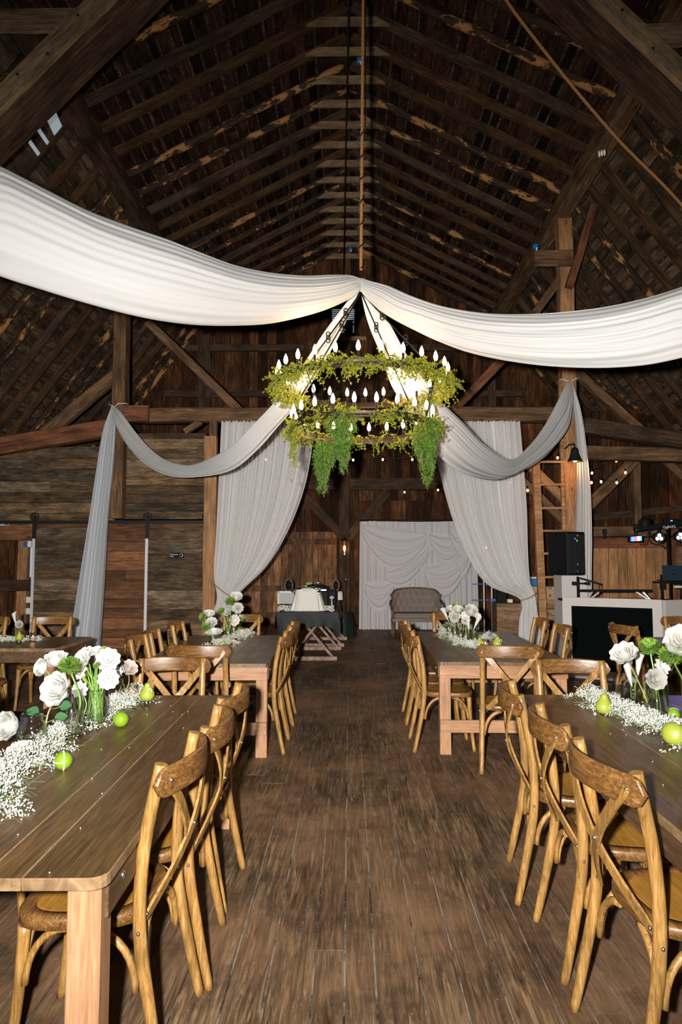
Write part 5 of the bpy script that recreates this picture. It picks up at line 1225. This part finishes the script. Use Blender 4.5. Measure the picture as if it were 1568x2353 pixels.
t = thing('cake_stand', P(763, 1406, 11.0), 'small white stand with a pink top at the right end of the buffet', 'stand'); t.location.z = ZC
MB().lathe([(.03, 0), (.012, .02), (.009, .2)], 12, cap=True).build('stem', M['white'], t); MB().lathe([(.02, .2), (.045, .215), (.03, .24), (.001, .25)], 14).build('top', M['petal_blush'], t)
t = thing('table_lamp', (P(779, 1380, 14.2).x, 14.2, .5), 'white shaded lamp on the dark side table right of the buffet', 'lamp')
zz = P(779, 1378, 14.2).z-.5; MB().lathe([(.06, 0), (.03, .03), (.015, .1), (.012, zz)], 12, cap=True).build('base', M['black'], t); MB().lathe([(.09, zz), (.08, zz+.16), (.05, zz+.17), (.001, zz+.18)], 20).build('lamp_shade', M['white'], t)
t = thing('side_table', (P(784, 1440, 14.2).x, 14.2, 0), 'small dark cloth-covered side table right of the buffet', 'table')
MB().grid(lambda u, v: Vector(((.22+.1*v+.03*math.sin(u*50)*v)*math.cos(u*2*PI), (.22+.1*v)*math.sin(u*2*PI), .497*(1-v)+.02)), 60, 8).build('cloth', M['blackcloth'], t); MB().lathe([(.001, .5), (.23, .498), (.23, .48)], 30).build('tabletop', M['blackcloth'], t)
for (x0, x1, lab) in ((642, 668, 'small white blooms and candles left of the cream riser'), (746, 768, 'small white blooms and candles right of the cream riser')):
    r = random.Random(x0); a, b = P(x0, 1400, 11.0), P(x1, 1400, 11.0); m = MB((a.x, 11, ZC))
    for k in range(90): m.ball((r.uniform(a.x, b.x), 11+r.uniform(-.06, .1), ZC+.01+r.random()*.08), r.uniform(.007, .014), 5, 4)
    tag(m.build('white_blossoms', M['linen']), lab, 'flowers', kind='stuff')
for (x, lab) in ((640.5, 'short white candle at the left corner of the buffet'), (764, 'short white candle at the right corner of the buffet')):
    c = P(x, 1400, 10.92); t = thing('pillar_candle', (c.x, 10.92, ZC), lab, 'candle', 'short candles on the buffet'); MB().lathe([(.001, 0), (.016, 0), (.013, .09), (.001, .088)], 12).build('wax', M['wax'], t); MB().tube([(0, 0, .088), (0, 0, .1)], .0015, 4).build('wick', M['black'], t)
for (x, y, w_, lab) in ((664, 1345, .15, 'rounded wooden mirror at the left behind the buffet'), (772, 1345, .13, 'dark oval mirror at the right behind the buffet')):
    c = P(x, y, 13.3); t = thing('standing_mirror', c, lab, 'mirror', 'mirrors behind the buffet')
    MB().tube([(w_/2*math.cos(a*PI/8), 0, w_*.8*math.sin(a*PI/8)) for a in range(16)], .018, 6, closed=True).build('rim', M['sofawood'], t); MB().lathe([(.001, .002), (w_*.46, .002), (w_*.46, -.002)], 16, (0,0,0), Euler((PI/2, 0, 0)).to_matrix()).build('panel', M['black'], t)
    MB().tube([(0, .02, -w_*.8), (0, .03, ZC-c.z)], .012, 6).build('foot', M['sofawood'], t)
tag(MB(P(711, 1341, 13.4)).box(P(711, 1341, 13.4), (.12, .01, .05)).box((P(711, 1341, 13.4).x, 13.4, (P(711, 1341, 13.4).z+ZC)/2), (.02, .02, P(711, 1341, 13.4).z-ZC)).build('green_card', M['greencard']), 'small green card sign behind the chafing dishes', 'card')
# lantern on the back post
lp = P(792, 1258, YB-.32); lt = thing('wall_lantern', lp, 'lit black iron lantern on the centre post of the back wall', 'lantern')
m = MB()
for k in range(6): a = k*PI/3; m.tube([(.07*math.cos(a), .07*math.sin(a), -.19), (.07*math.cos(a), .07*math.sin(a), .16)], .006, 5)
for z in (-.19, .16, .0): m.tube([(.07*math.cos(k*PI/8), .07*math.sin(k*PI/8), z) for k in range(16)], .007, 5, closed=True)
m.lathe([(.085, .16), (.05, .21), (.012, .235), (.012, .26)], 16); m.box((0, .12, .0), (.09, .02, .42)); m.tube([(0, .11, .18), (0, .06, .3), (0, 0, .29), (0, 0, .25)], .008, 6); m.lathe([(.001, -.2), (.07, -.19)], 16); m.build('cage', M['iron'], lt)
MB().lathe([(.066, -.18), (.066, .15)], 20).build('glass', M['glass_fine'], lt); MB().lathe([(.008, -.1), (.02, -.06), (.026, -.01), (.018, .03), (.001, .05)], 12).build('bulb', M['bulb_warm'], lt)
ld = bpy.data.lights.new('lantern_glow', 'POINT'); ld.energy = 10; ld.color = (1, .42, .13); ld.shadow_soft_size = .04; lo = bpy.data.objects.new('lantern_glow', ld); COL.objects.link(lo); lo.parent = lt; lo.location = (0, -.11, 0)
c = P(795, 1335, YB-.6); t = thing('microphone_stand', (c.x, YB-.6, 0), 'thin black microphone stand before the back wall post', 'stand'); MB().tube([(0, 0, .02), (0, 0, c.z)], .01, 6).build('pole', M['black'], t); MB().ball((0, 0, c.z+.03), .035, 10, 8, (1, 1, 1.3)).build('microphone', M['steel'], t)
for k in range(3): a = k*2.09+.4; MB().tube([(0, 0, .3), (.3*math.cos(a), .3*math.sin(a), .01)], .009, 6).build('leg', M['black'], t)

# ------------------------------------------------------------------ right side: ladder, speaker, booth
YL = FY-.08; a = P(1231, 1055, YL); b = P(1252, 1513, YL); ld_ = thing('ladder', (b.x, YL, 0), 'honey-coloured wooden ladder fixed beside the right post', 'ladder')
o_ = Vector((b.x, YL, 0)); c = P(1300, 1055, YL)
mb = MB().beam((0, 0, 0), a-o_, .12, .085, up=(0,1,0), bev=.006); mb.build('left_rail', M['timber_new'], ld_)
MB().beam((c.x-b.x-.02, .03, 0), (c.x-b.x-.03, .03, a.z+1.3), .1, .07, up=(0,1,0), bev=.006).build('right_rail', M['timber_new'], ld_)
for yy in (1012, 1062, 1114, 1168, 1220, 1272, 1326, 1380, 1432):
    p = P(1240, yy, YL); f = p.z/a.z; x0 = (a.x-b.x)*f; MB().beam((x0, -.02, p.z), (c.x-b.x, -.02, p.z), .04, .035, bev=.004).build('rung', M['timber_new'], ld_)
# loudspeaker on covered riser
Ys = 10.3; a = P(1292, 1322, Ys); b = P(1352, 1322, Ys)
rs_ = thing('speaker_riser', ((a.x+b.x)/2, Ys+.22, 0), 'white cloth-covered riser under the loudspeaker', 'riser'); MB().box((0, 0, a.z/2), (b.x-a.x, .42, a.z-.004), bev=.01).build('riser_box', M['boothwhite'], rs_)
sp_ = thing('loudspeaker', ((a.x+b.x)/2-.05, Ys+.22, a.z), 'large black loudspeaker standing on the white riser', 'speaker', rz=.55)
hS = P(1300, 1222, Ys).z-a.z; MB().box((0, 0, hS/2+.003), (.40, .38, hS), bev=.012).build('cabinet', M['black'], sp_); MB().box((0, -.195, hS/2), (.36, .012, hS-.06), bev=.004).build('grille', M['grille'], sp_)
MB().ball((0, -.203, .06), .006, 6, 4).build('power_light', M['led_blu'], sp_)
# booth facade panels
def booth(x0, y0a, x1, y1a, ybot0, ybot1, Y0, Y1, label):
    A_, B_ = P(x0, y0a, Y0), P(x1, y1a, Y1); L = math.hypot(B_.x-A_.x, B_.y-A_.y); an = math.atan2(B_.y-A_.y, B_.x-A_.x); H = (A_.z+B_.z)/2
    t = thing('booth_facade', ((A_.x+B_.x)/2, (A_.y+B_.y)/2, 0), label, 'booth', 'booth front panels', an); w_ = .115
    m = MB(); m.box((-L/2+w_/2, 0, H/2), (w_, .05, H)); m.box((L/2-w_/2, 0, H/2), (w_, .05, H)); m.box((0, 0, H-w_/2), (L-2*w_, .05, w_)); m.box((0, 0, w_/2+.0), (L-2*w_, .05, w_)); m.build('frame', M['boothwhite'], t)
    MB().box((0, .004, H/2), (L-2*w_+.01, .03, H-2*w_+.01)).build('panel', M['blackpanel'], t); return t, H
t1, HB = booth(1294, 1371, 1522, 1379, 0, 0, 9.5, 8.9, 'white-framed black panel at the front of the booth')
t2, _ = booth(1526, 1379, 1720, 1372, 0, 0, 8.95, 9.7, 'white side panel of the booth at the right photo edge')
for q in list(t2.children):
    if q.name.startswith('panel'): q.data.materials.clear(); q.data.materials.append(M['boothwhite'])
c = P(1410, 1374, 9.55); dk_ = thing('booth_table', (c.x, 9.75, 0), 'black folding table hidden behind the booth panels', 'table'); MB().box((.15, .1, HB-.06), (1.5, .5, .03)).build('tabletop', M['black'], dk_)
for sx in (-.5, .8):
    for sy in (-.1, .3): MB().tube([(sx, sy, 0), (sx, sy, HB-.07)], .015, 6).build('leg', M['black'], dk_)
zt = HB-.045
# controller shelf on folding legs
a = P(1340, 1362, 9.55); b = P(1512, 1364, 9.3); t = thing('equipment_shelf', ((a.x+b.x)/2, 9.6, zt), 'low black shelf on folding metal legs above the booth', 'shelf'); L = b.x-a.x; hz = P(1420, 1358, 9.5).z-zt
MB().box((0, 0, hz), (L, .3, .034), (-.04, 0, 0), bev=.004).build('shelf_board', M['black'], t)
for sx in (-1, 1):
    for d_ in (0, .1): MB().beam((sx*(L/2-.12-d_), -.1, hz), (sx*(L/2-.06)+(-d_ if sx > 0 else d_)*.2+.04*sx, -.14, 0), .012, .02).build('leg', M['alu'], t)
t = thing('monitor_arm', P(1329, 1371, 9.5), 'black clamp pole with a jointed arm at the left of the booth', 'stand'); t.location.z = zt
hh = P(1329, 1325, 9.5).z-zt; MB().tube([(0, 0, 0), (0, 0, hh)], .016, 8).build('pole', M['black'], t); m = MB(); z_ = P(0, 1340, 9.5).z-zt
m.tube([(-.06, 0, z_), (.15, 0, z_)], .012, 6); m.box((-.05, 0, z_), (.05, .04, .05)); m.box((.13, 0, z_), (.05, .04, .04)); m.beam((.03, 0, hh-.02), (.3, -.02, hh-.1), .012, .025); m.tube([(.29, -.02, hh-.1), (.29, -.02, .03)], .006, 5); m.build('arm', M['black'], t)
tag(MB(P(1440, 1372, 9.5)).box((P(1440, 1372, 9.5).x, 9.5, zt+.012), (.5, .2, .022), bev=.004).box((P(1420, 1372, 9.5).x-.3, 9.5, zt+.008), (.2, .14, .014)).build('mixer', M['steel']), 'flat mixer lying on the booth top under the shelf', 'mixer')
# laptop on stand
c = P(1549, 1334, 9.3); t = thing('laptop', (c.x, 9.3, c.z), 'dark blue laptop seen from behind at the right of the booth', 'laptop', rz=-.1); hl = P(1549, 1299, 9.3).z-c.z
MB().box((.02, .0, hl/2), (.33, .008, hl), (-.12, 0, 0), bev=.003).build('lid', M['laptop'], t); MB().box((.02, -.10+.22, .0), (.33, .22, .014), bev=.003).build('base', M['black'], t)
m = MB(); m.lathe([(.001, 0), (.011, 0), (.013, .001), (.001, .002)], 16, (.0, -.008, hl*.42), Euler((PI/2, 0, 0)).to_matrix()); m.ball((.004, -.009, hl*.42+.017), .004, 6, 4, (.6, .3, 1.2)); m.build('lid_emblem', M['darktop'], t)
t = thing('laptop_stand', (c.x, 9.35, zt), 'black metal stand holding the laptop', 'stand'); hs = c.z-zt-.012
for x in (-.14, .12): MB().tube([(x, 0, 0), (x, 0, hs+(.09 if x < 0 else 0))], .018, 8).build('post', M['black'], t)
MB().box((.02, .02, hs-.015), (.46, .2, .02)).box((-.15, -.05, hs-.06), (.06, .05, .1)).build('platform', M['black'], t); MB().box((.03, -.09, hs-.07), (.1, .02, .03)).build('bracket', M['alu'], t)
# light bar on tripod pole
YG = 10.1; c = P(1540, 1375, YG); t = thing('light_bar_stand', (c.x, YG, 0), 'black stage light bar with lit spots on a pole above the booth', 'stage light'); zb_ = P(1540, 1210, YG).z
MB().tube([(0, 0, .03), (0, 0, zb_)], .022, 8).build('pole', M['black'], t)
for k in range(3): q = k*2.09+.3; MB().tube([(0, 0, .5), (.45*math.cos(q), .45*math.sin(q), .015)], .014, 6).build('leg', M['black'], t)
xa = P(1456, 1217, YG).x-c.x; za = P(1456, 1217, YG).z; xb = .45; zb2 = zb_+.04
bar = MB().beam((xa, -.03, za), (xb, -.03, zb2+.05), .08, .07, bev=.01).build('light_bar', M['black'], t)
text('GigBAR2', 'lettering', M['white'], .05, (P(1525, 1212, YG-.09).x-c.x, -.078, P(1525, 1214, YG-.09).z), (PI/2, -.06, 0), t)
cc = P(1483, 1203, YG); MB().lathe([(.08, -.04), (.085, .04), (.05, .08), (.001, .085)], 18, cc-Vector((c.x, YG, 0))).build('effect_dome', M['black'], t)
cc = P(1540, 1197, YG)-Vector((c.x, YG, 0)); m = MB(); m.box(cc, (.2, .1, .07), bev=.01); m.build('laser_box', M['black'], t); MB().box(cc+Vector((0, -.052, 0)), (.03, .004, .012)).build('display', M['led_grn'], t)
def par(px, py, lab):
    p = P(px, py, YG-.12)-Vector((c.x, YG, 0)); m = MB(); E = Euler((PI/2+.1, 0, 0)).to_matrix()
    m.lathe([(.001, -.1), (.06, -.1), (.078, -.02), (.08, .03), (.07, .035), (.068, .0), (.001, 0)], 20, p, E); m.box(p+Vector((0, .02, .1)), (.02, .02, .07)); o = m.build('par_light', M['black'], t)
    for k in range(3): q = PI/2+k*2*PI/3; MB().ball(p+E@Vector((.033*math.cos(q), .033*math.sin(q), .012)), .024, 12, 6, (1, .5, 1)).build('lens', M['ledw'], o)
par(1515, 1235, 'a'); par(1563, 1233, 'b')
p0 = P(1463, 1238, YG-.1)-Vector((c.x, YG, 0)); ws = MB().box(p0+Vector((0, .05, 0)), (.19, .08, .09), bev=.006).tube([p0+Vector((0, .05, .04)), p0+Vector((0, .05, .12))], .008, 6).build('wash_light', M['black'], t)
for k, cl_ in enumerate(('blu', 'cyn', 'mag', 'mag', 'wht', 'wht', 'cyn')): MB().box(p0+Vector((-.07+k*.0235, .006, .006*(k-3)*.3)), (.018, .006, .065)).build('colour_strip', M['led_'+cl_], ws)
for (dx, pw, col_) in ((-.6, 3.0, (.45, .2, 1)), (0.1, 5, (.35, .3, 1))):
    l_ = bpy.data.lights.new('stage_glow', 'SPOT'); l_.energy = 22; l_.color = col_; l_.spot_size = .75; l_.spot_blend = .6; l_.shadow_soft_size = .03; lo = bpy.data.objects.new('stage_glow', l_); COL.objects.link(lo); lo.parent = t
    lo.location = (dx+.02, -.22, zb_-.15); tgt = Vector((-1.0 if dx < 0 else 3.4, 6.4, .9))-(Vector(t.location)+Vector(lo.location)); lo.rotation_euler = tgt.to_track_quat('-Z', 'Y').to_euler()
for (px_, py_, col_) in ((1327, 1237, (.1, .25, 1)), (1340, 1239, (.05, 1, .2)), (1343, 1288, (.05, 1, .2)), (1343, 1228, (1, .05, .05))):
    l_ = bpy.data.lights.new('laser_dot', 'SPOT'); l_.energy = 1500; l_.color = col_; l_.spot_size = .028; l_.spot_blend = .8; l_.shadow_soft_size = .004
    lo = bpy.data.objects.new('laser_dot', l_); COL.objects.link(lo); lo.parent = t; lo.location = (P(1483, 1203, YG).x-c.x, -.14, P(1483, 1203, YG).z)
    lo.rotation_euler = (P(px_, py_, Ys+.02)-Vector(t.location)-Vector(lo.location)).to_track_quat('-Z', 'Y').to_euler()
m = MB(P(1490, 1240, YG)); m.tube([P(1470, 1250, YG), P(1482, 1252, YG-.03), P(1488, 1235, YG), P(1492, 1215, YG)], .006, 5); m.tube([P(1493, 1222, YG), P(1488, 1238, YG-.03), P(1500, 1250, YG-.03), P(1520, 1252, YG), P(1530, 1262, YG)], .006, 5)
tag(m.build('lamp_cable', M['cableb']), 'black cables looping under the stage light bar', 'cable')
# panelled wall behind the booth
YP = 12.6; r = random.Random(6); m = MB(); a = P(1350, 1258, YP); b = P(1541, 1258, YP); vboards(m, a.x-.1, b.x, 0, a.z, YP, r, (.14, .18), jit=.004); struct(m, 'trim_5', M['panelwood'])
px_beam(1345, 1247, 1545, 1247, YP-.06, .19, .06, M['timber_red'], 'wall_timber'); px_beam(1345, 1222, 1600, 1220, YP-.02, .18, .1, M['timber'], 'wall_timber')
m = MB(); vboards(m, xr-.3, 7.2, 0, lambda x: min(4.6, roofz(x)-.05), YP+1.1, r, (.13, .2)); struct(m, 'wall_back_right', M['wallboard'])
px_beam(1355, 1190, 1600, 1165, YP+.8, .12, .1, M['timber_dark'], 'wall_timber')
m = MB(); hboards(m, P(1551, 1300, YP).x, 7.2, 0, P(0, 1256, YP).z, YP-.05, r, (.12, .18)); struct(m, 'trim_6', M['boxwood'])
timber((P(1546, 1300, YP).x, YP-.05, 0), (P(1546, 1300, YP).x, YP-.05, 1.95), .1, .08, M['timber_red'], 'timber_post', up=(0,1,0))
c = P(1390, 1222, YP-.15); tag(MB(c).box(c, (.07, .05, .1), bev=.01).box(c-Vector((0, 0, .09)), (.045, .04, .08), bev=.01).build('door_latch', M['iron']), 'black metal latch on the beam behind the booth', 'latch')
t = thing('wooden_box_speaker', (P(1518, 1350, 9.95).x, 9.95, zt), 'small orange wood box at the right behind the booth', 'box'); MB().box((0, 0, .12), (.16, .2, .26), bev=.005).build('box_body', M['panelwood'], t)
bx = thing('storage_shelf', (P(1275, 1400, 11.6).x, 11.6, 0), 'low wall of rough boards stacked under the ladder', 'shelf'); m = MB(); zz = P(0, 1388, 11.6).z; r = random.Random(2); hboards(m, -.4, .5, 0, zz, 0, r, (.1, .16), .04); m.build('board_front', M['boxwood'], bx); MB().box((.05, .25, zz+.012), (.95, .5, .03)).build('shelf_top', M['boxwood'], bx)
zz += .03
for (x0, x1, yt, mt, lab) in ((1252, 1277, 1348, 'cardboard', 'brown cardboard box on the shelf under the ladder'), (1278, 1296, 1360, 'white', 'white printed box beside the cardboard box under the ladder')):
    a, b = P(x0, yt, 11.55), P(x1, yt, 11.55); t = thing('storage_box', ((a.x+b.x)/2, 11.7, zz), lab, 'box', 'boxes under the ladder'); h_ = a.z-zz
    MB().box((0, 0, h_/2), (b.x-a.x, .28, h_), bev=.003).build('box_body', M[mt], t); MB().box((0, -.142, h_*.9), (.06, .002, .02)).box((0, -.142, h_*.45), (.03, .002, .05)).build('printed_mark', M['black'] if mt == 'white' else M['boxwood'], t)
c = P(1233, 1338, 11.6); tag(MB((c.x, 11.7, zz)).box((c.x, 11.7, (zz+c.z-.07)/2), (.16, .2, c.z-.07-zz), bev=.004).build('storage_box', M['cardboard']), 'small cardboard box under the blue cooler beside the ladder', 'box', 'boxes under the ladder'); c.y = 11.7; t = thing('water_cooler', c, 'blue drinks cooler with white lid beside the ladder', 'cooler'); MB().box((0, 0, 0), (.12, .14, .13), bev=.012).build('cooler_body', M['blue'], t); MB().box((0, 0, .075), (.13, .15, .025), bev=.008).build('lid', M['white'], t)
# crate and shelving right of the backdrop
a, b = P(1158, 1385, 12.4), P(1196, 1385, 12.4); cr_ = thing('wooden_crate', ((a.x+b.x)/2, 12.5, 0), 'dark rough wooden crate behind the right tied curtain', 'crate'); m = MB(); hboards(m, -.3, .3, 0, a.z, -.2, random.Random(5), (.15, .25), .03, lr=(2, 3)); m.box((0, .05, a.z/2), (.58, .44, a.z-.01)); m.build('crate_body', M['boxwood'], cr_)
c = P(1172, 1380, 12.4); tag(MB((c.x, 12.4, a.z)).box((c.x, 12.4, a.z+.035), (.09, .1, .06), bev=.008).box((c.x+.02, 12.345, a.z+.04), (.03, .004, .03)).build('first_aid_box', M['white']), 'small white box on top of the dark crate', 'box')
sh = thing('clamp_stand', (P(1120, 1440, 14.3).x, 14.3, 0), 'two white poles with blue clamps standing right of the backdrop', 'stand')
for (x, nm) in ((1112, 0), (1130, 1)):
    q = P(x, 1318, 14.3).x-sh.location.x; MB().tube([(q, 0, .02), (q, 0, 1.45)], .016, 8).build('pole', M['white'], sh)
for yy, x0, x1 in ((1342, 1085, 1123), (1379, 1085, 1135), (1418, 1128, 1143)):
    a, b = P(x0, yy, 14.25), P(x1, yy, 14.25); MB().beam(a-Vector(sh.location), b-Vector(sh.location), .03, .018).box(b-Vector(sh.location), (.08, .05, .05)).build('blue_clamp', M['blue'], sh)
for k, (x, yy) in enumerate(((1150, 1360), (1142, 1430))):
    c = P(x, yy, 14.6); tag(MB((c.x, 14.6, 0)).box((c.x, 14.6, c.z/2+.1), (.22, .3, c.z+.2), bev=.02).build('black_case', M['black']), ('tall' if k == 0 else 'short')+' black equipment case right of the white backdrop', 'case', 'black cases by the backdrop')
# barn lamp on the right post
c = P(1322, 1058, 10.55); t = thing('barn_lamp', c, 'lit black barn lamp mounted on the right post above the loudspeaker', 'lamp')
m = MB(); m.lathe([(.118, -.02), (.075, .07), (.06, .12), (.055, .17), (.03, .2), (.001, .205)], 24, smooth=True); m.lathe([(.116, -.021), (.073, .068), (.0, .10)], 24); m.tube([(0, 0, .2), (0, .02, .26), (-.02, .2, .28), (-.05, .4, .22)], .012, 8); m.build('shade', M['iron'], t)
MB().ball((0, 0, .01), .032, 12, 8, (1, 1, 1.2)).build('bulb', M['bulb_warm'], t)
l_ = bpy.data.lights.new('barn_lamp_glow', 'POINT'); l_.energy = 7; l_.color = (1, .45, .14); l_.shadow_soft_size = .03; lo = bpy.data.objects.new('barn_lamp_glow', l_); COL.objects.link(lo); lo.parent = t; lo.location = (0, 0, -.05)
# string lights
def strings(lst, label, cord=True):
    p = [P(x, y, Y) for (x, y, Y) in lst]; t = thing('string_light', p[0], label, 'string light', 'strings of warm bulbs'); o_ = p[0].copy()
    if cord:
        pts = []
        for i in range(len(p)-1):
            for k in range(6): u = k/6; q = p[i].lerp(p[i+1], u)-o_; q.z += .07-.05*math.sin(PI*u); pts.append(q)
        pts.append(p[-1]-o_+Vector((0, 0, .07))); MB().tube(pts, .004, 5).build('cord', M['cableb'], t)
    for q in p:
        q = q-o_; sk = MB().tube([q+Vector((0, 0, .03)), q+Vector((0, 0, .075))], .013, 8).build('socket', M['black'], t)
        MB().ball(q, .021, 10, 8, (1, 1, 1.25)).build('bulb', M['bulb_s'], sk)
strings([(612, 1056, 12.6), (670, 1057, 12.6), (747, 1057, 12.6), (812, 1057, 12.6), (880, 1056, 12.6), (948, 1056, 12.6)], 'row of warm string bulbs behind the hanging vines')
strings([(930, 1131, 15.9), (1007, 1126, 14.5), (1118, 1258, 13.6), (1173, 1109, 12.0), (1213, 1127, 11.6)], 'string of warm bulbs crossing behind the right curtain')
strings([(1282, 1052, 11.6), (1361, 1087, 11.8), (1417, 1059, 12.0)], 'warm string bulbs beside the right post under the aisle beam')
strings([(1360, 1109, 11.5), (1382, 1107, 11.6), (1418, 1109, 11.9), (1438, 1086, 12.2)], 'cluster of warm string bulbs above the booth near the slanting brace')
